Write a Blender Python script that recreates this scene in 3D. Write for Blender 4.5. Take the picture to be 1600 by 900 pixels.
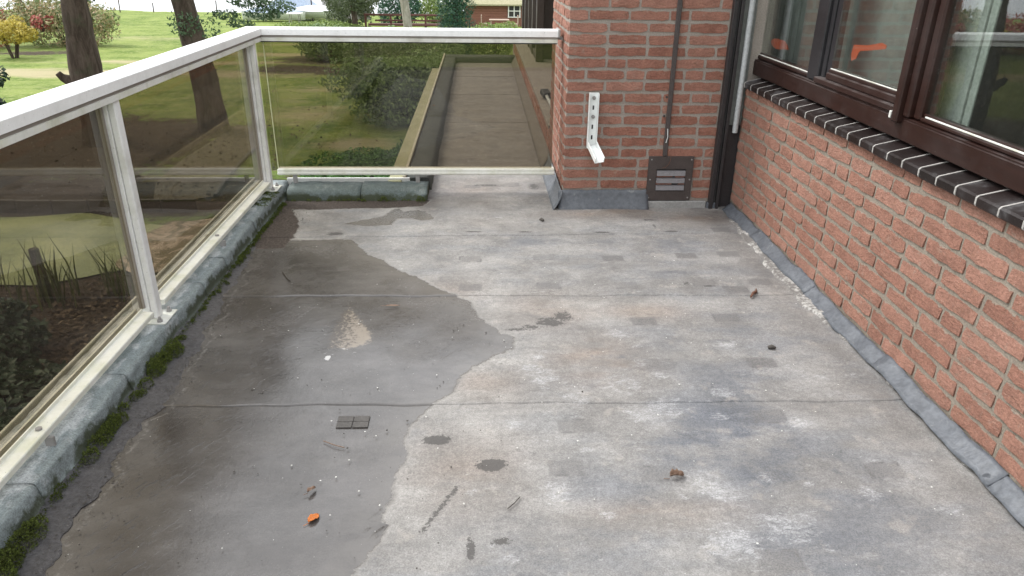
import bpy, math, random
import numpy as np
from mathutils import Vector, Matrix
random.seed(7); rng = np.random.default_rng(7)
scene = bpy.context.scene
for o in list(bpy.data.objects): bpy.data.objects.remove(o)
COL = scene.collection

# ------------------------------------------------------------------ camera, world, sun, exposure
PITCH, YAW, ROLL, EYE, FPX = 0.42850, 0.04680, 0.01280, 1.3901, 1149.79
cy_, sy_, cp_, sp_ = math.cos(YAW), math.sin(YAW), math.cos(PITCH), math.sin(PITCH)
fwd = Vector((sy_*cp_, cy_*cp_, -sp_)); rgt = Vector((cy_, -sy_, 0)); upv = rgt.cross(fwd)
r2 = math.cos(ROLL)*rgt + math.sin(ROLL)*upv; u2 = -math.sin(ROLL)*rgt + math.cos(ROLL)*upv
cam_d = bpy.data.cameras.new('camera'); cam = bpy.data.objects.new('camera', cam_d); COL.objects.link(cam)
cam.matrix_world = Matrix(((r2.x, u2.x, -fwd.x, 0), (r2.y, u2.y, -fwd.y, 0), (r2.z, u2.z, -fwd.z, EYE), (0, 0, 0, 1)))
cam_d.sensor_width = 36; cam_d.lens = 36*FPX/1600; cam_d.clip_start = .05; cam_d.clip_end = 2000
scene.camera = cam
scene.render.resolution_x, scene.render.resolution_y = 1024, 576

SUN_EL, SUN_AZ = math.radians(52), math.radians(-65)      # azimuth measured from +y towards +x
world = bpy.data.worlds.new('World'); scene.world = world; world.use_nodes = True
wn = world.node_tree; wn.nodes.clear()
wo = wn.nodes.new('ShaderNodeOutputWorld'); wb = wn.nodes.new('ShaderNodeBackground')
ws = wn.nodes.new('ShaderNodeTexSky'); ws.sky_type = 'NISHITA'; ws.sun_disc = False
ws.sun_elevation = SUN_EL; ws.sun_rotation = SUN_AZ; ws.dust_density = 6.0; ws.air_density = 1.2
wh = wn.nodes.new('ShaderNodeHueSaturation'); wh.inputs['Saturation'].default_value = .16
wh.inputs['Value'].default_value = 1.0
wm = wn.nodes.new('ShaderNodeMix'); wm.data_type = 'RGBA'; wm.inputs[0].default_value = .72   # thick even cloud over the clear-sky model
wm.inputs[7].default_value = (7.6, 7.8, 8.1, 1)
wn.links.new(ws.outputs[0], wh.inputs['Color']); wn.links.new(wh.outputs[0], wm.inputs[6]); wn.links.new(wm.outputs[2], wb.inputs['Color'])
wb.inputs['Strength'].default_value = .15
wn.links.new(wb.outputs[0], wo.inputs['Surface'])
sl = bpy.data.lights.new('sun', 'SUN'); sl.energy = .95; sl.angle = math.radians(14); sl.color = (1, .97, .93)
sun = bpy.data.objects.new('sun', sl); COL.objects.link(sun)
sd = Vector((math.sin(SUN_AZ)*math.cos(SUN_EL), math.cos(SUN_AZ)*math.cos(SUN_EL), math.sin(SUN_EL)))
sun.rotation_euler = sd.to_track_quat('Z', 'Y').to_euler()
vs = scene.view_settings; vs.view_transform = 'Standard'; vs.look = 'None'; vs.exposure = 1.1; vs.gamma = 1
scene.render.engine = 'CYCLES'
scene.cycles.max_bounces = 10; scene.cycles.transparent_max_bounces = 24

# ------------------------------------------------------------------ helpers
def tag(o, label=None, cat=None, group=None, kind=None):
    if label: o['label'] = label
    if cat: o['category'] = cat
    if group: o['group'] = group
    if kind: o['kind'] = kind
    return o
def empty(name, loc=(0, 0, 0), label=None, cat=None, group=None, kind=None):
    o = bpy.data.objects.new(name, None); COL.objects.link(o); o.location = loc
    o.empty_display_size = .1
    return tag(o, label, cat, group, kind)
def link(name, me, parent=None, loc=None, rot=None):
    o = bpy.data.objects.new(name, me); COL.objects.link(o)
    if loc is not None: o.location = loc
    if rot is not None: o.rotation_euler = rot
    if parent is not None:
        o.parent = parent
        # parts are modelled in world coordinates: cancel the parent's own offset
        o.matrix_parent_inverse = Matrix.Translation(-Vector(parent.location)) if parent.type == 'EMPTY' and parent.parent is None else Matrix.Identity(4)
    return o
class MB:
    def __init__(s): s.v = []; s.f = []; s.m = []; s.sm = []
    def add(s, vs, fs, mi=0, smooth=False):
        b = len(s.v); s.v += [tuple(p) for p in vs]; s.f += [tuple(i+b for i in f) for f in fs]
        s.m += [mi]*len(fs); s.sm += [smooth]*len(fs)
    def box(s, x0, x1, y0, y1, z0, z1, mi=0, c=0.0, M=None):
        """box with chamfered edges c"""
        x0, x1 = min(x0, x1), max(x0, x1); y0, y1 = min(y0, y1), max(y0, y1); z0, z1 = min(z0, z1), max(z0, z1)
        c = min(c, (x1-x0)*.45, (y1-y0)*.45, (z1-z0)*.45)
        if c <= 0:
            vs = [(x0,y0,z0),(x1,y0,z0),(x1,y1,z0),(x0,y1,z0),(x0,y0,z1),(x1,y0,z1),(x1,y1,z1),(x0,y1,z1)]
            fs = [(0,3,2,1),(4,5,6,7),(0,1,5,4),(1,2,6,5),(2,3,7,6),(3,0,4,7)]
        else:
            X, Y, Z = (x0, x1), (y0, y1), (z0, z1); vs = []; id = {}
            for i in (0, 1):
                for j in (0, 1):
                    for k in (0, 1):
                        sx, sy, sz = (1, -1)[i], (1, -1)[j], (1, -1)[k]
                        for ax in range(3):
                            p = [X[i]+sx*c, Y[j]+sy*c, Z[k]+sz*c]
                            p[ax] = (X[i], Y[j], Z[k])[ax]
                            id[(i, j, k, ax)] = len(vs); vs.append(tuple(p))
            g = lambda *a: id[a]
            fs = []
            for ax in range(3):
                for s_ in (0, 1):
                    def k3(a, b):
                        t = [0, 0, 0]; t[ax] = s_; o = [q for q in range(3) if q != ax]; t[o[0]] = a; t[o[1]] = b; return tuple(t)
                    q = [g(*k3(0, 0), ax), g(*k3(1, 0), ax), g(*k3(1, 1), ax), g(*k3(0, 1), ax)]
                    fs.append(tuple(q))
            for ax in range(3):           # edge bevels along ax
                o = [q for q in range(3) if q != ax]
                for a in (0, 1):
                    for b in (0, 1):
                        t0 = [0, 0, 0]; t0[o[0]] = a; t0[o[1]] = b; t1 = list(t0); t1[ax] = 1
                        fs.append((g(*t0, o[0]), g(*t1, o[0]), g(*t1, o[1]), g(*t0, o[1])))
            for i in (0, 1):
                for j in (0, 1):
                    for k in (0, 1): fs.append((g(i, j, k, 0), g(i, j, k, 1), g(i, j, k, 2)))
            # orient outward
            ctr = Vector(((x0+x1)/2, (y0+y1)/2, (z0+z1)/2)); ff = []
            for f in fs:
                P_ = [Vector(vs[i]) for i in f]; n = (P_[1]-P_[0]).cross(P_[2]-P_[0]); m = sum(P_, Vector())/len(P_)
                ff.append(f if n.dot(m-ctr) > 0 else tuple(reversed(f)))
            fs = ff
        if M is not None: vs = [tuple(M @ Vector(p)) for p in vs]
        s.add(vs, fs, mi); return s
    def tube(s, pts, rad, n=10, mi=0, cap=True, jit=0, smooth=True):
        pts = [Vector(p) for p in pts]; rs = rad if hasattr(rad, '__len__') else [rad]*len(pts)
        rings = []; a = None
        for i, p in enumerate(pts):
            t = (pts[min(i+1, len(pts)-1)]-pts[max(i-1, 0)]).normalized()
            if a is None:
                a = t.cross(Vector((0, 0, 1)))
                if a.length < .3: a = t.cross(Vector((0, 1, 0)))
            else: a = a-t*a.dot(t)
            a.normalize(); b = t.cross(a).normalized()
            rings.append([p+(a*math.cos(2*math.pi*k/n)+b*math.sin(2*math.pi*k/n))*rs[i]*(1+random.uniform(-jit, jit)) for k in range(n)])
        vs = [q for r in rings for q in r]; fs = []
        for i in range(len(pts)-1):
            for k in range(n):
                fs.append((i*n+k, i*n+(k+1) % n, (i+1)*n+(k+1) % n, (i+1)*n+k))
        s.add(vs, fs, mi, smooth)
        if cap: s.add(rings[0], [tuple(range(n))], mi); s.add(rings[-1], [tuple(reversed(range(n)))], mi)
        return s
    def prism(s, prof, ax, a, b, mi=0):
        """profile (2D list) extruded along axis ax from a to b"""
        def P(p, t):
            return {0: (t, p[0], p[1]), 1: (p[0], t, p[1]), 2: (p[0], p[1], t)}[ax]
        n = len(prof); vs = [P(p, a) for p in prof]+[P(p, b) for p in prof]
        fs = [(i, (i+1) % n, n+(i+1) % n, n+i) for i in range(n)]+[tuple(reversed(range(n))), tuple(range(n, 2*n))]
        s.add(vs, fs, mi); return s
    def mesh(s, name, mats, fix=True):
        me = bpy.data.meshes.new(name); me.from_pydata(s.v, [], s.f)
        for m in (mats if isinstance(mats, (list, tuple)) else [mats]): me.materials.append(m)
        me.polygons.foreach_set('material_index', s.m); me.polygons.foreach_set('use_smooth', s.sm)
        if fix:
            import bmesh
            b = bmesh.new(); b.from_mesh(me); bmesh.ops.recalc_face_normals(b, faces=b.faces); b.to_mesh(me); b.free()
        me.update(); return me
    def obj(s, name, mats, parent=None, fix=True): return link(name, s.mesh(name, mats, fix), parent)

def np_mesh(name, V, F, mats, attrs=None, smooth=False, mi=None):
    """V (n,3), F (m,k) numpy"""
    me = bpy.data.meshes.new(name); n, k = F.shape
    me.vertices.add(len(V)); me.vertices.foreach_set('co', np.asarray(V, np.float32).ravel())
    me.loops.add(n*k); me.loops.foreach_set('vertex_index', F.astype(np.int32).ravel())
    me.polygons.add(n); me.polygons.foreach_set('loop_start', (np.arange(n)*k).astype(np.int32))
    me.polygons.foreach_set('loop_total', np.full(n, k, np.int32))
    me.polygons.foreach_set('use_smooth', np.full(n, smooth))
    if mi is not None: me.polygons.foreach_set('material_index', mi.astype(np.int32))
    for m in (mats if isinstance(mats, (list, tuple)) else [mats]): me.materials.append(m)
    for nm, dom, arr in (attrs or []):
        a = me.attributes.new(nm, 'FLOAT', dom); a.data.foreach_set('value', np.asarray(arr, np.float32))
    me.update(calc_edges=True); me.validate(); return me

class NT:
    """tiny node builder"""
    def __init__(s, name):
        s.m = bpy.data.materials.new(name); s.m.use_nodes = True; s.t = s.m.node_tree; s.t.nodes.clear()
        s.out = s.t.nodes.new('ShaderNodeOutputMaterial'); s._p = None
    def n(s, typ, **kw):
        x = s.t.nodes.new(typ)
        for k, v in kw.items():
            if k.startswith('i_'):
                key = k[2:]; key = int(key) if key.isdigit() else key.replace('_', ' ')
                s.set(x.inputs[key], v)
            else: setattr(x, k, v)
        return x
    def set(s, inp, v):
        if isinstance(v, bpy.types.NodeSocket): s.t.links.new(v, inp)
        elif isinstance(v, (tuple, list)) and len(v) == 3 and inp.type == 'RGBA': inp.default_value = (*v, 1)
        else: inp.default_value = v
    def pos(s):
        if s._p is None: s._p = s.n('ShaderNodeNewGeometry').outputs['Position']
        return s._p
    def objc(s): return s.n('ShaderNodeTexCoord').outputs['Object']
    def noise(s, scale, detail=4, rough=.55, vec=None, stretch=None, off=None, dist=0):
        vec = vec if vec is not None else s.pos()
        if stretch or off:
            mp = s.n('ShaderNodeMapping'); s.t.links.new(vec, mp.inputs[0])
            if stretch: mp.inputs['Scale'].default_value = stretch
            if off: mp.inputs['Location'].default_value = off
            vec = mp.outputs[0]
        x = s.n('ShaderNodeTexNoise', i_Scale=scale, i_Detail=detail, i_Roughness=rough, i_Distortion=dist); s.t.links.new(vec, x.inputs['Vector'])
        return x.outputs['Fac']
    def voro(s, scale, feature='F1', vec=None, out='Distance'):
        x = s.n('ShaderNodeTexVoronoi', feature=feature, i_Scale=scale); s.t.links.new(vec if vec is not None else s.pos(), x.inputs['Vector'])
        return x.outputs[out]
    def math(s, op, a, b=None, c=None):
        x = s.n('ShaderNodeMath', operation=op); s.set(x.inputs[0], a)
        if b is not None: s.set(x.inputs[1], b)
        if c is not None: s.set(x.inputs[2], c)
        return x.outputs[0]
    def ss(s, v, lo, hi, a=0., b=1., smooth=True):
        x = s.n('ShaderNodeMapRange', interpolation_type='SMOOTHSTEP' if smooth else 'LINEAR')
        s.set(x.inputs['Value'], v); s.set(x.inputs['From Min'], lo); s.set(x.inputs['From Max'], hi); s.set(x.inputs['To Min'], a); s.set(x.inputs['To Max'], b)
        return x.outputs['Result']
    def mix(s, f, a, b, mode='MIX'):
        x = s.n('ShaderNodeMix', data_type='RGBA', blend_type=mode); s.set(x.inputs[0], f); s.set(x.inputs[6], a); s.set(x.inputs[7], b)
        return x.outputs[2]
    def ramp(s, f, cols):
        x = s.n('ShaderNodeValToRGB'); e = x.color_ramp.elements
        while len(e) < len(cols): e.new(.5)
        for i, (p, c) in enumerate(cols): e[i].position = p; e[i].color = (*c, 1)
        s.set(x.inputs[0], f); return x.outputs[0]
    def attr(s, nm): return s.n('ShaderNodeAttribute', attribute_name=nm).outputs['Fac']
    def rand(s): return s.n('ShaderNodeObjectInfo').outputs['Random']
    def bump(s, h, dist, strength=1., nrm=None):
        x = s.n('ShaderNodeBump', i_Distance=dist, i_Strength=strength); s.set(x.inputs['Height'], h)
        if nrm is not None: s.set(x.inputs['Normal'], nrm)
        return x.outputs[0]
    def bsdf(s, col, rough=.6, metal=0., nrm=None, spec=None, **kw):
        x = s.n('ShaderNodeBsdfPrincipled'); s.set(x.inputs['Base Color'], col); s.set(x.inputs['Roughness'], rough); s.set(x.inputs['Metallic'], metal)
        if nrm is not None: s.set(x.inputs['Normal'], nrm)
        if spec is not None: s.set(x.inputs['Specular IOR Level'], spec)
        for k, v in kw.items(): s.set(x.inputs[k.replace('_', ' ')], v)
        s.t.links.new(x.outputs[0], s.out.inputs[0]); return x
    def mul(s, c, f): return s.mix(1., c, f, 'MULTIPLY')
def grey(v): return (v, v, v)
def vary(n, col, lo, hi, fac):  # multiply colour by a value range
    v = n.ss(fac, .3, .7, lo, hi); c = n.n('ShaderNodeCombineColor'); [n.set(c.inputs[i], v) for i in range(3)]
    return n.mul(col, c.outputs[0])

# ------------------------------------------------------------------ materials
def mat_brick(name, a, b, c):
    n = NT(name); oc = n.objc(); r = n.rand()
    col = n.ramp(r, [(0, a), (.5, b), (1, c)])
    # offset noise per brick
    ofs = n.n('ShaderNodeVectorMath', operation='ADD'); n.set(ofs.inputs[0], oc); cx = n.n('ShaderNodeCombineXYZ'); n.set(cx.inputs[0], n.math('MULTIPLY', r, 37.)); n.set(cx.inputs[1], n.math('MULTIPLY', r, 11.)); n.set(ofs.inputs[1], cx.outputs[0])
    v = ofs.outputs[0]
    big = n.noise(14, 3, .5, v); fine = n.noise(110, 5, .75, v); crk = n.noise(48, 5, .68, v, stretch=(.6, 1, 1.3), dist=.6); mid = n.noise(45, 4, .7, v, off=(5, 5, 5))
    col = vary(n, col, .88, 1.12, big); col = vary(n, col, .80, 1.18, fine); col = n.mix(n.ss(mid, .5, .7, 0, .5), col, tuple(t*1.0 for t in (.33, .175, .12)))
    col = n.mix(n.ss(crk, .60, .70, 0, .5), col, (.13, .075, .055))
    pal = n.ss(n.noise(26, 4, .6, v, off=(3, 3, 3)), .58, .75); col = n.mix(n.math('MULTIPLY', pal, .4), col, (.36, .28, .225))
    sp = n.ss(n.noise(260, 2, .5, v), .68, .74); col = n.mix(n.math('MULTIPLY', sp, .5), col, (.48, .42, .35))
    # mortar smeared over the upper arris
    sx = n.n('ShaderNodeSeparateXYZ'); n.set(sx.inputs[0], oc)
    up = n.math('ADD', n.ss(sx.outputs[2], .004, .025, 0, 1, False), n.math('MULTIPLY', n.math('SUBTRACT', n.noise(34, 4, .65, v, off=(9, 1, 4)), .5), 1.6))
    col = n.mix(n.ss(up, .80, 1.05, 0, .85), col, (.31, .275, .225))
    h = n.math('ADD', n.math('MULTIPLY', fine, .7), n.math('MULTIPLY', crk, 1.2))
    n.bsdf(col, .9, nrm=n.bump(h, .008, 1.), spec=.2); return n.m
M_brick_p = mat_brick('brick_pillar_red', (.255, .115, .083), (.295, .142, .104), (.33, .170, .128))
M_brick_w = mat_brick('brick_wall_red', (.25, .125, .092), (.285, .148, .109), (.318, .172, .130))
def mat_mortar(name, a, b):
    n = NT(name); f = n.noise(140, 4, .7); g = n.noise(7, 4, .6)
    col = n.mix(g, a, b); col = vary(n, col, .8, 1.15, f)
    n.bsdf(col, .95, nrm=n.bump(f, .004, .8), spec=.15); return n.m
M_mort_p = mat_mortar('mortar_brown', (.26, .225, .195), (.36, .32, .28))
M_mort_w = mat_mortar('mortar_grey', (.21, .182, .148), (.285, .25, .205))

def mat_paint(name, col, rough=.35, dirt=.12, dcol=(.28, .27, .2), algae=0.):
    n = NT(name); f = n.noise(6, 5, .65); g = n.noise(60, 4, .7); st = n.noise(18, 4, .6, stretch=(1, 1, .15))
    c = n.mix(n.math('MULTIPLY', n.ss(f, .45, .75), dirt*2), col, dcol)
    c = n.mix(n.math('MULTIPLY', n.ss(st, .55, .75), dirt), c, dcol)
    if algae: c = n.mix(n.math('MULTIPLY', n.ss(n.noise(9, 5, .7, off=(5, 1, 2)), .42, .68), algae), c, (.42, .44, .22))
    c = vary(n, c, .96, 1.03, g)
    c = n.mix(n.ss(n.noise(170, 2, .5), .72, .76, 0, .7), c, (.12, .11, .09))
    n.bsdf(c, n.ss(g, .2, .8, rough, rough+.15), nrm=n.bump(g, .0006, .5)); return n.m
M_white = mat_paint('white_coated_aluminium', (.80, .80, .79), .32, .12, (.40, .39, .34))
M_post = mat_paint('streaked_white_aluminium', (.76, .76, .75), .34, .22, (.34, .33, .27), .06)
M_white_dirty = mat_paint('weathered_white_aluminium', (.66, .66, .62), .42, .25, (.25, .23, .17), .25)
M_white_algae = mat_paint('algae_stained_white_aluminium', (.74, .74, .68), .4, .16, (.4, .39, .26), .30)
M_darkstrip = mat_paint('dull_grey_rubber', (.30, .27, .24), .6, .2, (.12, .11, .09))
M_black = mat_paint('black_rubber', (.02, .02, .02), .5, .1, (.1, .09, .08))
M_steel = mat_paint('dull_galvanised_steel', (.30, .29, .28), .45, .2, (.12, .1, .08))
M_bracket = mat_paint('white_bracket_enamel', (.78, .80, .78), .35, .05, (.3, .3, .28))
def mat_timber(name, a, b, rough=.38, dust=.25):
    n = NT(name); g = n.noise(40, 5, .65, stretch=(1, .06, 1)); f = n.noise(4, 5, .65); 
    c = n.mix(g, a, b)
    nz = n.n('ShaderNodeSeparateXYZ'); n.set(nz.inputs[0], n.n('ShaderNodeNewGeometry').outputs['Normal'])
    up = n.ss(nz.outputs[2], .5, .9)
    d = n.math('MULTIPLY', n.math('ADD', n.math('MULTIPLY', up, .7), .08), n.ss(f, .42, .7))
    c = n.mix(n.math('MULTIPLY', d, dust*2.6), c, (.17, .155, .15))
    c = n.mix(n.ss(n.noise(110, 3, .6), .70, .76, 0, .5), c, (.25, .22, .2))
    n.bsdf(c, n.ss(f, .3, .7, rough-.06, rough+.2), nrm=n.bump(g, .002, .5), spec=.28); return n.m
M_timber = mat_timber('dark_brown_stained_timber', (.012, .005, .004), (.034, .014, .0105))
M_timber_blk = mat_timber('black_brown_timber', (.012, .012, .014), (.028, .026, .028), .4, .12)
M_timber_far = mat_timber('brown_timber', (.03, .022, .018), (.06, .045, .036))
n = NT('dark_glazed_sill_tile'); r = n.rand(); c = n.ramp(r, [(0, (.010, .0065, .006)), (.6, (.015, .010, .0095)), (1, (.024, .018, .017))])
f = n.noise(9, 5, .65); fi = n.noise(120, 3, .6)
c = n.mix(n.ss(f, .52, .74, 0, .6), c, (.10, .098, .10)); c = n.mix(n.ss(fi, .68, .75, 0, .5), c, (.3, .28, .26))
n.bsdf(c, n.ss(f, .3, .7, .30, .6), nrm=n.bump(fi, .0015, .5), spec=.35); M_sill = n.m
n = NT('pale_sill_joint'); f = n.noise(90, 3); n.bsdf(n.mix(f, (.20, .19, .18), (.46, .44, .41)), .9); M_joint = n.m

def mat_felt(name, base, pale, moss=.4, rough=.85):
    n = NT(name); f = n.noise(5, 5, .65); g = n.noise(190, 3, .7); m = n.noise(9, 5, .7, off=(4, 9, 1)); mot = n.noise(24, 4, .65)
    px_ = n.n('ShaderNodeSeparateXYZ'); n.set(px_.inputs[0], n.pos())
    near = n.ss(px_.outputs[0], -1.205, -1.25, -.05, .07)
    c = n.mix(n.ss(n.math('ADD', near, n.math('ADD', n.math('MULTIPLY', f, .7), n.math('MULTIPLY', n.noise(30, 4, .6, stretch=(1, .5, 1), off=(3, 1, 1)), .3))), .48, .62, 0, .9), base, pale); c = vary(n, c, .70, 1.28, g); c = vary(n, c, .85, 1.13, mot)
    nz = n.n('ShaderNodeSeparateXYZ'); n.set(nz.inputs[0], n.n('ShaderNodeNewGeometry').outputs['Normal'])
    pz = n.n('ShaderNodeSeparateXYZ'); n.set(pz.inputs[0], n.pos())
    low = n.ss(pz.outputs[2], .075, .015)
    side = n.ss(nz.outputs[2], .75, .25)
    mm = n.math('MULTIPLY', n.ss(n.math('ADD', m, n.math('MULTIPLY', low, .22)), .52, .66), n.math('ADD', n.math('MULTIPLY', side, .9), .12))
    c = n.mix(n.math('MULTIPLY', mm, moss), c, (.035, .042, .016))
    n.bsdf(c, rough, nrm=n.bump(n.math('ADD', g, n.math('MULTIPLY', mot, 2.)), .003, .7), spec=.35); return n.m
M_felt = mat_felt('mineral_roofing_felt', (.205, .235, .238), (.44, .455, .455), .85)
M_felt_far = mat_felt('green_tinged_felt', (.105, .13, .125), (.19, .215, .205), .9)
M_felt_dark = mat_felt('dark_roofing_felt', (.06, .066, .062), (.09, .098, .092), .3)
n = NT('lead_flashing'); f = n.noise(6, 5, .6); g = n.noise(45, 4, .65)
c = n.mix(f, (.060, .068, .080), (.135, .145, .16)); c = vary(n, c, .8, 1.2, g); c = n.mix(n.ss(n.noise(13, 5, .7, off=(2, 2, 2)), .60, .72, 0, .6), c, (.32, .32, .31)); c = n.mix(n.ss(n.noise(40, 5, .8, off=(6, 2, 2)), .60, .68, 0, .6), c, (.045, .048, .05))
n.bsdf(c, n.ss(f, .3, .7, .40, .62), nrm=n.bump(g, .005, .6)); M_lead = n.m
n = NT('pale_cement_render'); f = n.noise(8, 5, .6); g = n.noise(80, 4, .65)
c = n.mix(f, (.20, .20, .195), (.36, .355, .34)); c = vary(n, c, .85, 1.12, g); n.bsdf(c, .9, nrm=n.bump(g, .003, .6)); M_cement = n.m
n = NT('white_lime_crust'); g = n.noise(60, 5, .7); f = n.noise(9, 4, .6)
c = n.mix(n.ss(n.math('ADD', n.math('MULTIPLY', g, .5), n.math('MULTIPLY', f, .5)), .47, .60), (.17, .16, .15), (.42, .41, .385)); n.bsdf(c, .95, nrm=n.bump(g, .006, .8)); M_crust = n.m

def mat_simple(name, a, b, scale=12, rough=.8, bump=.002, lo=.85, hi=1.15, spec=.3):
    n = NT(name); f = n.noise(scale, 5, .6); g = n.noise(scale*8, 4, .65); c = n.mix(f, a, b); c = vary(n, c, lo, hi, g)
    n.bsdf(c, rough, nrm=n.bump(g, bump, .7), spec=spec); return n.m
# floor of weathered roofing felt; masks stored on the mesh outline stains, tints and painted dark reflections
def mat_floor(name, lower=False):
    n = NT(name)
    big = n.noise(.9, 4, .55, dist=.4); mid = n.noise(3.2, 5, .6); patchy = n.noise(7, 5, .62, stretch=(.45, 1, 1)); fine = n.noise(60, 5, .7)
    grit = n.noise(210, 4, .8); streak = n.noise(16, 5, .65, stretch=(.40, 1, 1), dist=.6); wipe = n.noise(30, 5, .7, stretch=(.55, 1, 1), dist=1.2); cloud = n.noise(4.6, 5, .62, off=(2, 6, 0), dist=.5); cloud2 = n.noise(9, 5, .7, off=(8, 1, 0), stretch=(.7, 1, 1), dist=.8)
    c = n.mix(n.ss(mid, .38, .64), (.215, .206, .196), (.300, .289, .274))
    c = n.mix(n.ss(patchy, .46, .66, 0, .6), c, (.205, .208, .212))
    blue, warm, pale, dark, patch, stain, wet = [n.attr(k) for k in ('blue', 'warm', 'pale', 'dark', 'patch', 'stain', 'wet')]
    c = n.mix(n.math('MULTIPLY', blue, n.ss(n.math('ADD', mid, patchy), .85, 1.1, .25, 1.)), c, (.125, .132, .148))
    c = n.mix(n.math('MULTIPLY', warm, n.ss(patchy, .35, .65, .2, .9)), c, (.27, .205, .155))
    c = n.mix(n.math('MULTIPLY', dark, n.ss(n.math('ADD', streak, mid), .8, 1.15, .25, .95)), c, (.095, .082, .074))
    c = vary(n, c, .93, 1.06, streak); c = vary(n, c, .84, 1.12, fine); c = vary(n, c, .84, 1.10, cloud)
    c = n.mix(n.math('MULTIPLY', n.ss(cloud2, .56, .72), n.math('ADD', .25, n.math('MULTIPLY', blue, .6))), c, (.105, .108, .118))
    c = n.mix(n.ss(n.noise(11, 4, .6, off=(4, 4, 0)), .58, .70, 0, .35), c, (.36, .33, .295))
    # pale scuffs: broken, wiped white salts
    scr0 = n.ss(n.noise(85, 5, .85, stretch=(.55, 1, 1), dist=1.5), .44, .58)
    sc = n.ss(n.math('ADD', pale, n.math('MULTIPLY', n.math('SUBTRACT', wipe, .5), 2.2)), .55, 1.0)
    c = n.mix(n.math('MULTIPLY', sc, n.math('ADD', .10, n.math('MULTIPLY', scr0, .48))), c, (.48, .48, .485))
    gen = n.ss(n.noise(22, 5, .72, stretch=(.4, 1, 1), off=(7, 3, 0)), .62, .70, 0, .35); c = n.mix(gen, c, (.42, .42, .41))
    c = n.mix(n.math('MULTIPLY', patch, n.ss(fine, .35, .6, .4, .85)), c, (.125, .120, .118))
    c = vary(n, c, .70, 1.26, grit)
    cr = n.ss(n.noise(120, 4, .7, off=(1, 8, 0)), .67, .72, 0, .7); c = n.mix(cr, c, (.10, .095, .09))
    stn = n.ss(n.math('ADD', stain, n.math('MULTIPLY', n.math('SUBTRACT', n.noise(60, 6, .8), .5), 2.0)), .46, .56)
    c = n.mix(n.math('MULTIPLY', stn, .85), c, (.06, .056, .053))
    # wet silt
    edge = n.math('ADD', wet, n.math('MULTIPLY', n.math('SUBTRACT', n.noise(22, 6, .65), .5), .060))
    w = n.ss(edge, -.010, .007); rim = n.ss(n.math('ABSOLUTE', edge), .018, .0, 0, 1.)
    wc = n.mix(n.ss(n.math('ADD', n.math('MULTIPLY', cloud, .6), n.math('MULTIPLY', mid, .4)), .40, .60), (.058, .052, .048), (.088, .081, .077))
    wc = vary(n, wc, .85, 1.15, n.noise(18, 5, .7, stretch=(.5, 1, 1))); wc = vary(n, wc, .82, 1.18, grit)
    wc = n.mix(n.ss(n.noise(75, 4, .7, off=(3, 3, 1)), .66, .72, 0, .7), wc, (.055, .05, .045))
    wc = n.mix(n.ss(n.noise(150, 2, .5, off=(9, 1, 1)), .74, .78, 0, .8), wc, (.35, .34, .31))
    wc = n.mix(n.math('MULTIPLY', n.attr('dark_refl'), n.ss(cloud2, .3, .55, .55, .95)), wc, (.026, .020, .016))  # dark reflection patches painted into the wet silt colour
    isl = n.attr('isle'); fl = n.noise(38, 5, .75, off=(2, 2, 2)); 
    wc = n.mix(n.ss(n.math('ADD', isl, n.math('MULTIPLY', n.math('SUBTRACT', fl, .5), 1.8)), .40, .75, 0, .85), wc, n.mix(n.ss(n.math('ADD', n.noise(60, 5, .8), n.math('MULTIPLY', n.attr('isx'), .12)), .46, .60), (.075, .062, .052), (.25, .21, .165)))
    wc = n.mix(n.ss(n.math('ADD', wipe, n.math('MULTIPLY', n.math('SUBTRACT', pale, 1.), .30)), .50, .58), wc, (.46, .45, .44))
    drying = n.math('MULTIPLY', n.ss(edge, .16, .0, 0, .62), n.ss(cloud2, .35, .6, .3, 1.)); wc = n.mix(drying, wc, (.12, .11, .10))
    wc = n.mix(n.math('MULTIPLY', n.attr('sed'), n.ss(n.noise(55, 4, .7), .44, .60, 0, .7)), wc, (.21, .20, .19))
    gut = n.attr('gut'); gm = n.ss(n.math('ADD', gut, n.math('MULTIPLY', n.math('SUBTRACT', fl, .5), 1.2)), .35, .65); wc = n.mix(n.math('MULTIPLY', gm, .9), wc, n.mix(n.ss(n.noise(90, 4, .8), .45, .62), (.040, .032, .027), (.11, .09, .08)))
    c = n.mix(n.math('MULTIPLY', rim, .35), c, (.30, .285, .265)); c = n.mix(w, c, wc)
    # scratchy diagonal relief in the silt
    mp = n.n('ShaderNodeMapping'); n.set(mp.inputs[0], n.pos()); mp.inputs['Rotation'].default_value = (0, 0, math.radians(-55))
    scr = n.noise(70, 5, .7, mp.outputs[0], stretch=(.22, 1, 1), dist=.9); dark_refl = n.attr('dark_refl')
    deep = n.math('MULTIPLY', dark_refl, 1.3)
    rg = n.math('MULTIPLY', w, 1.)
    silt = n.math('ADD', n.math('MULTIPLY', n.ss(scr, .56, .78), n.math('ADD', .12, deep)), n.math('MULTIPLY', fine, .45))
    dryh = n.math('ADD', n.math('MULTIPLY', grit, .6), n.math('ADD', n.math('MULTIPLY', fine, 1.), n.math('MULTIPLY', streak, 1.2)))
    hm = n.n('ShaderNodeMix', data_type='FLOAT'); n.set(hm.inputs[0], w); n.set(hm.inputs[2], dryh); n.set(hm.inputs[3], n.math('MULTIPLY', silt, .7))
    rough = n.n('ShaderNodeMix', data_type='FLOAT'); n.set(rough.inputs[0], w); rough.inputs[2].default_value = .70
    n.set(rough.inputs[3], n.ss(n.math('ADD', n.noise(2.3, 3, .5, off=(0, 4, 0)), n.math('MULTIPLY', fine, .4)), .5, .95, .07, .30))
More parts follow.
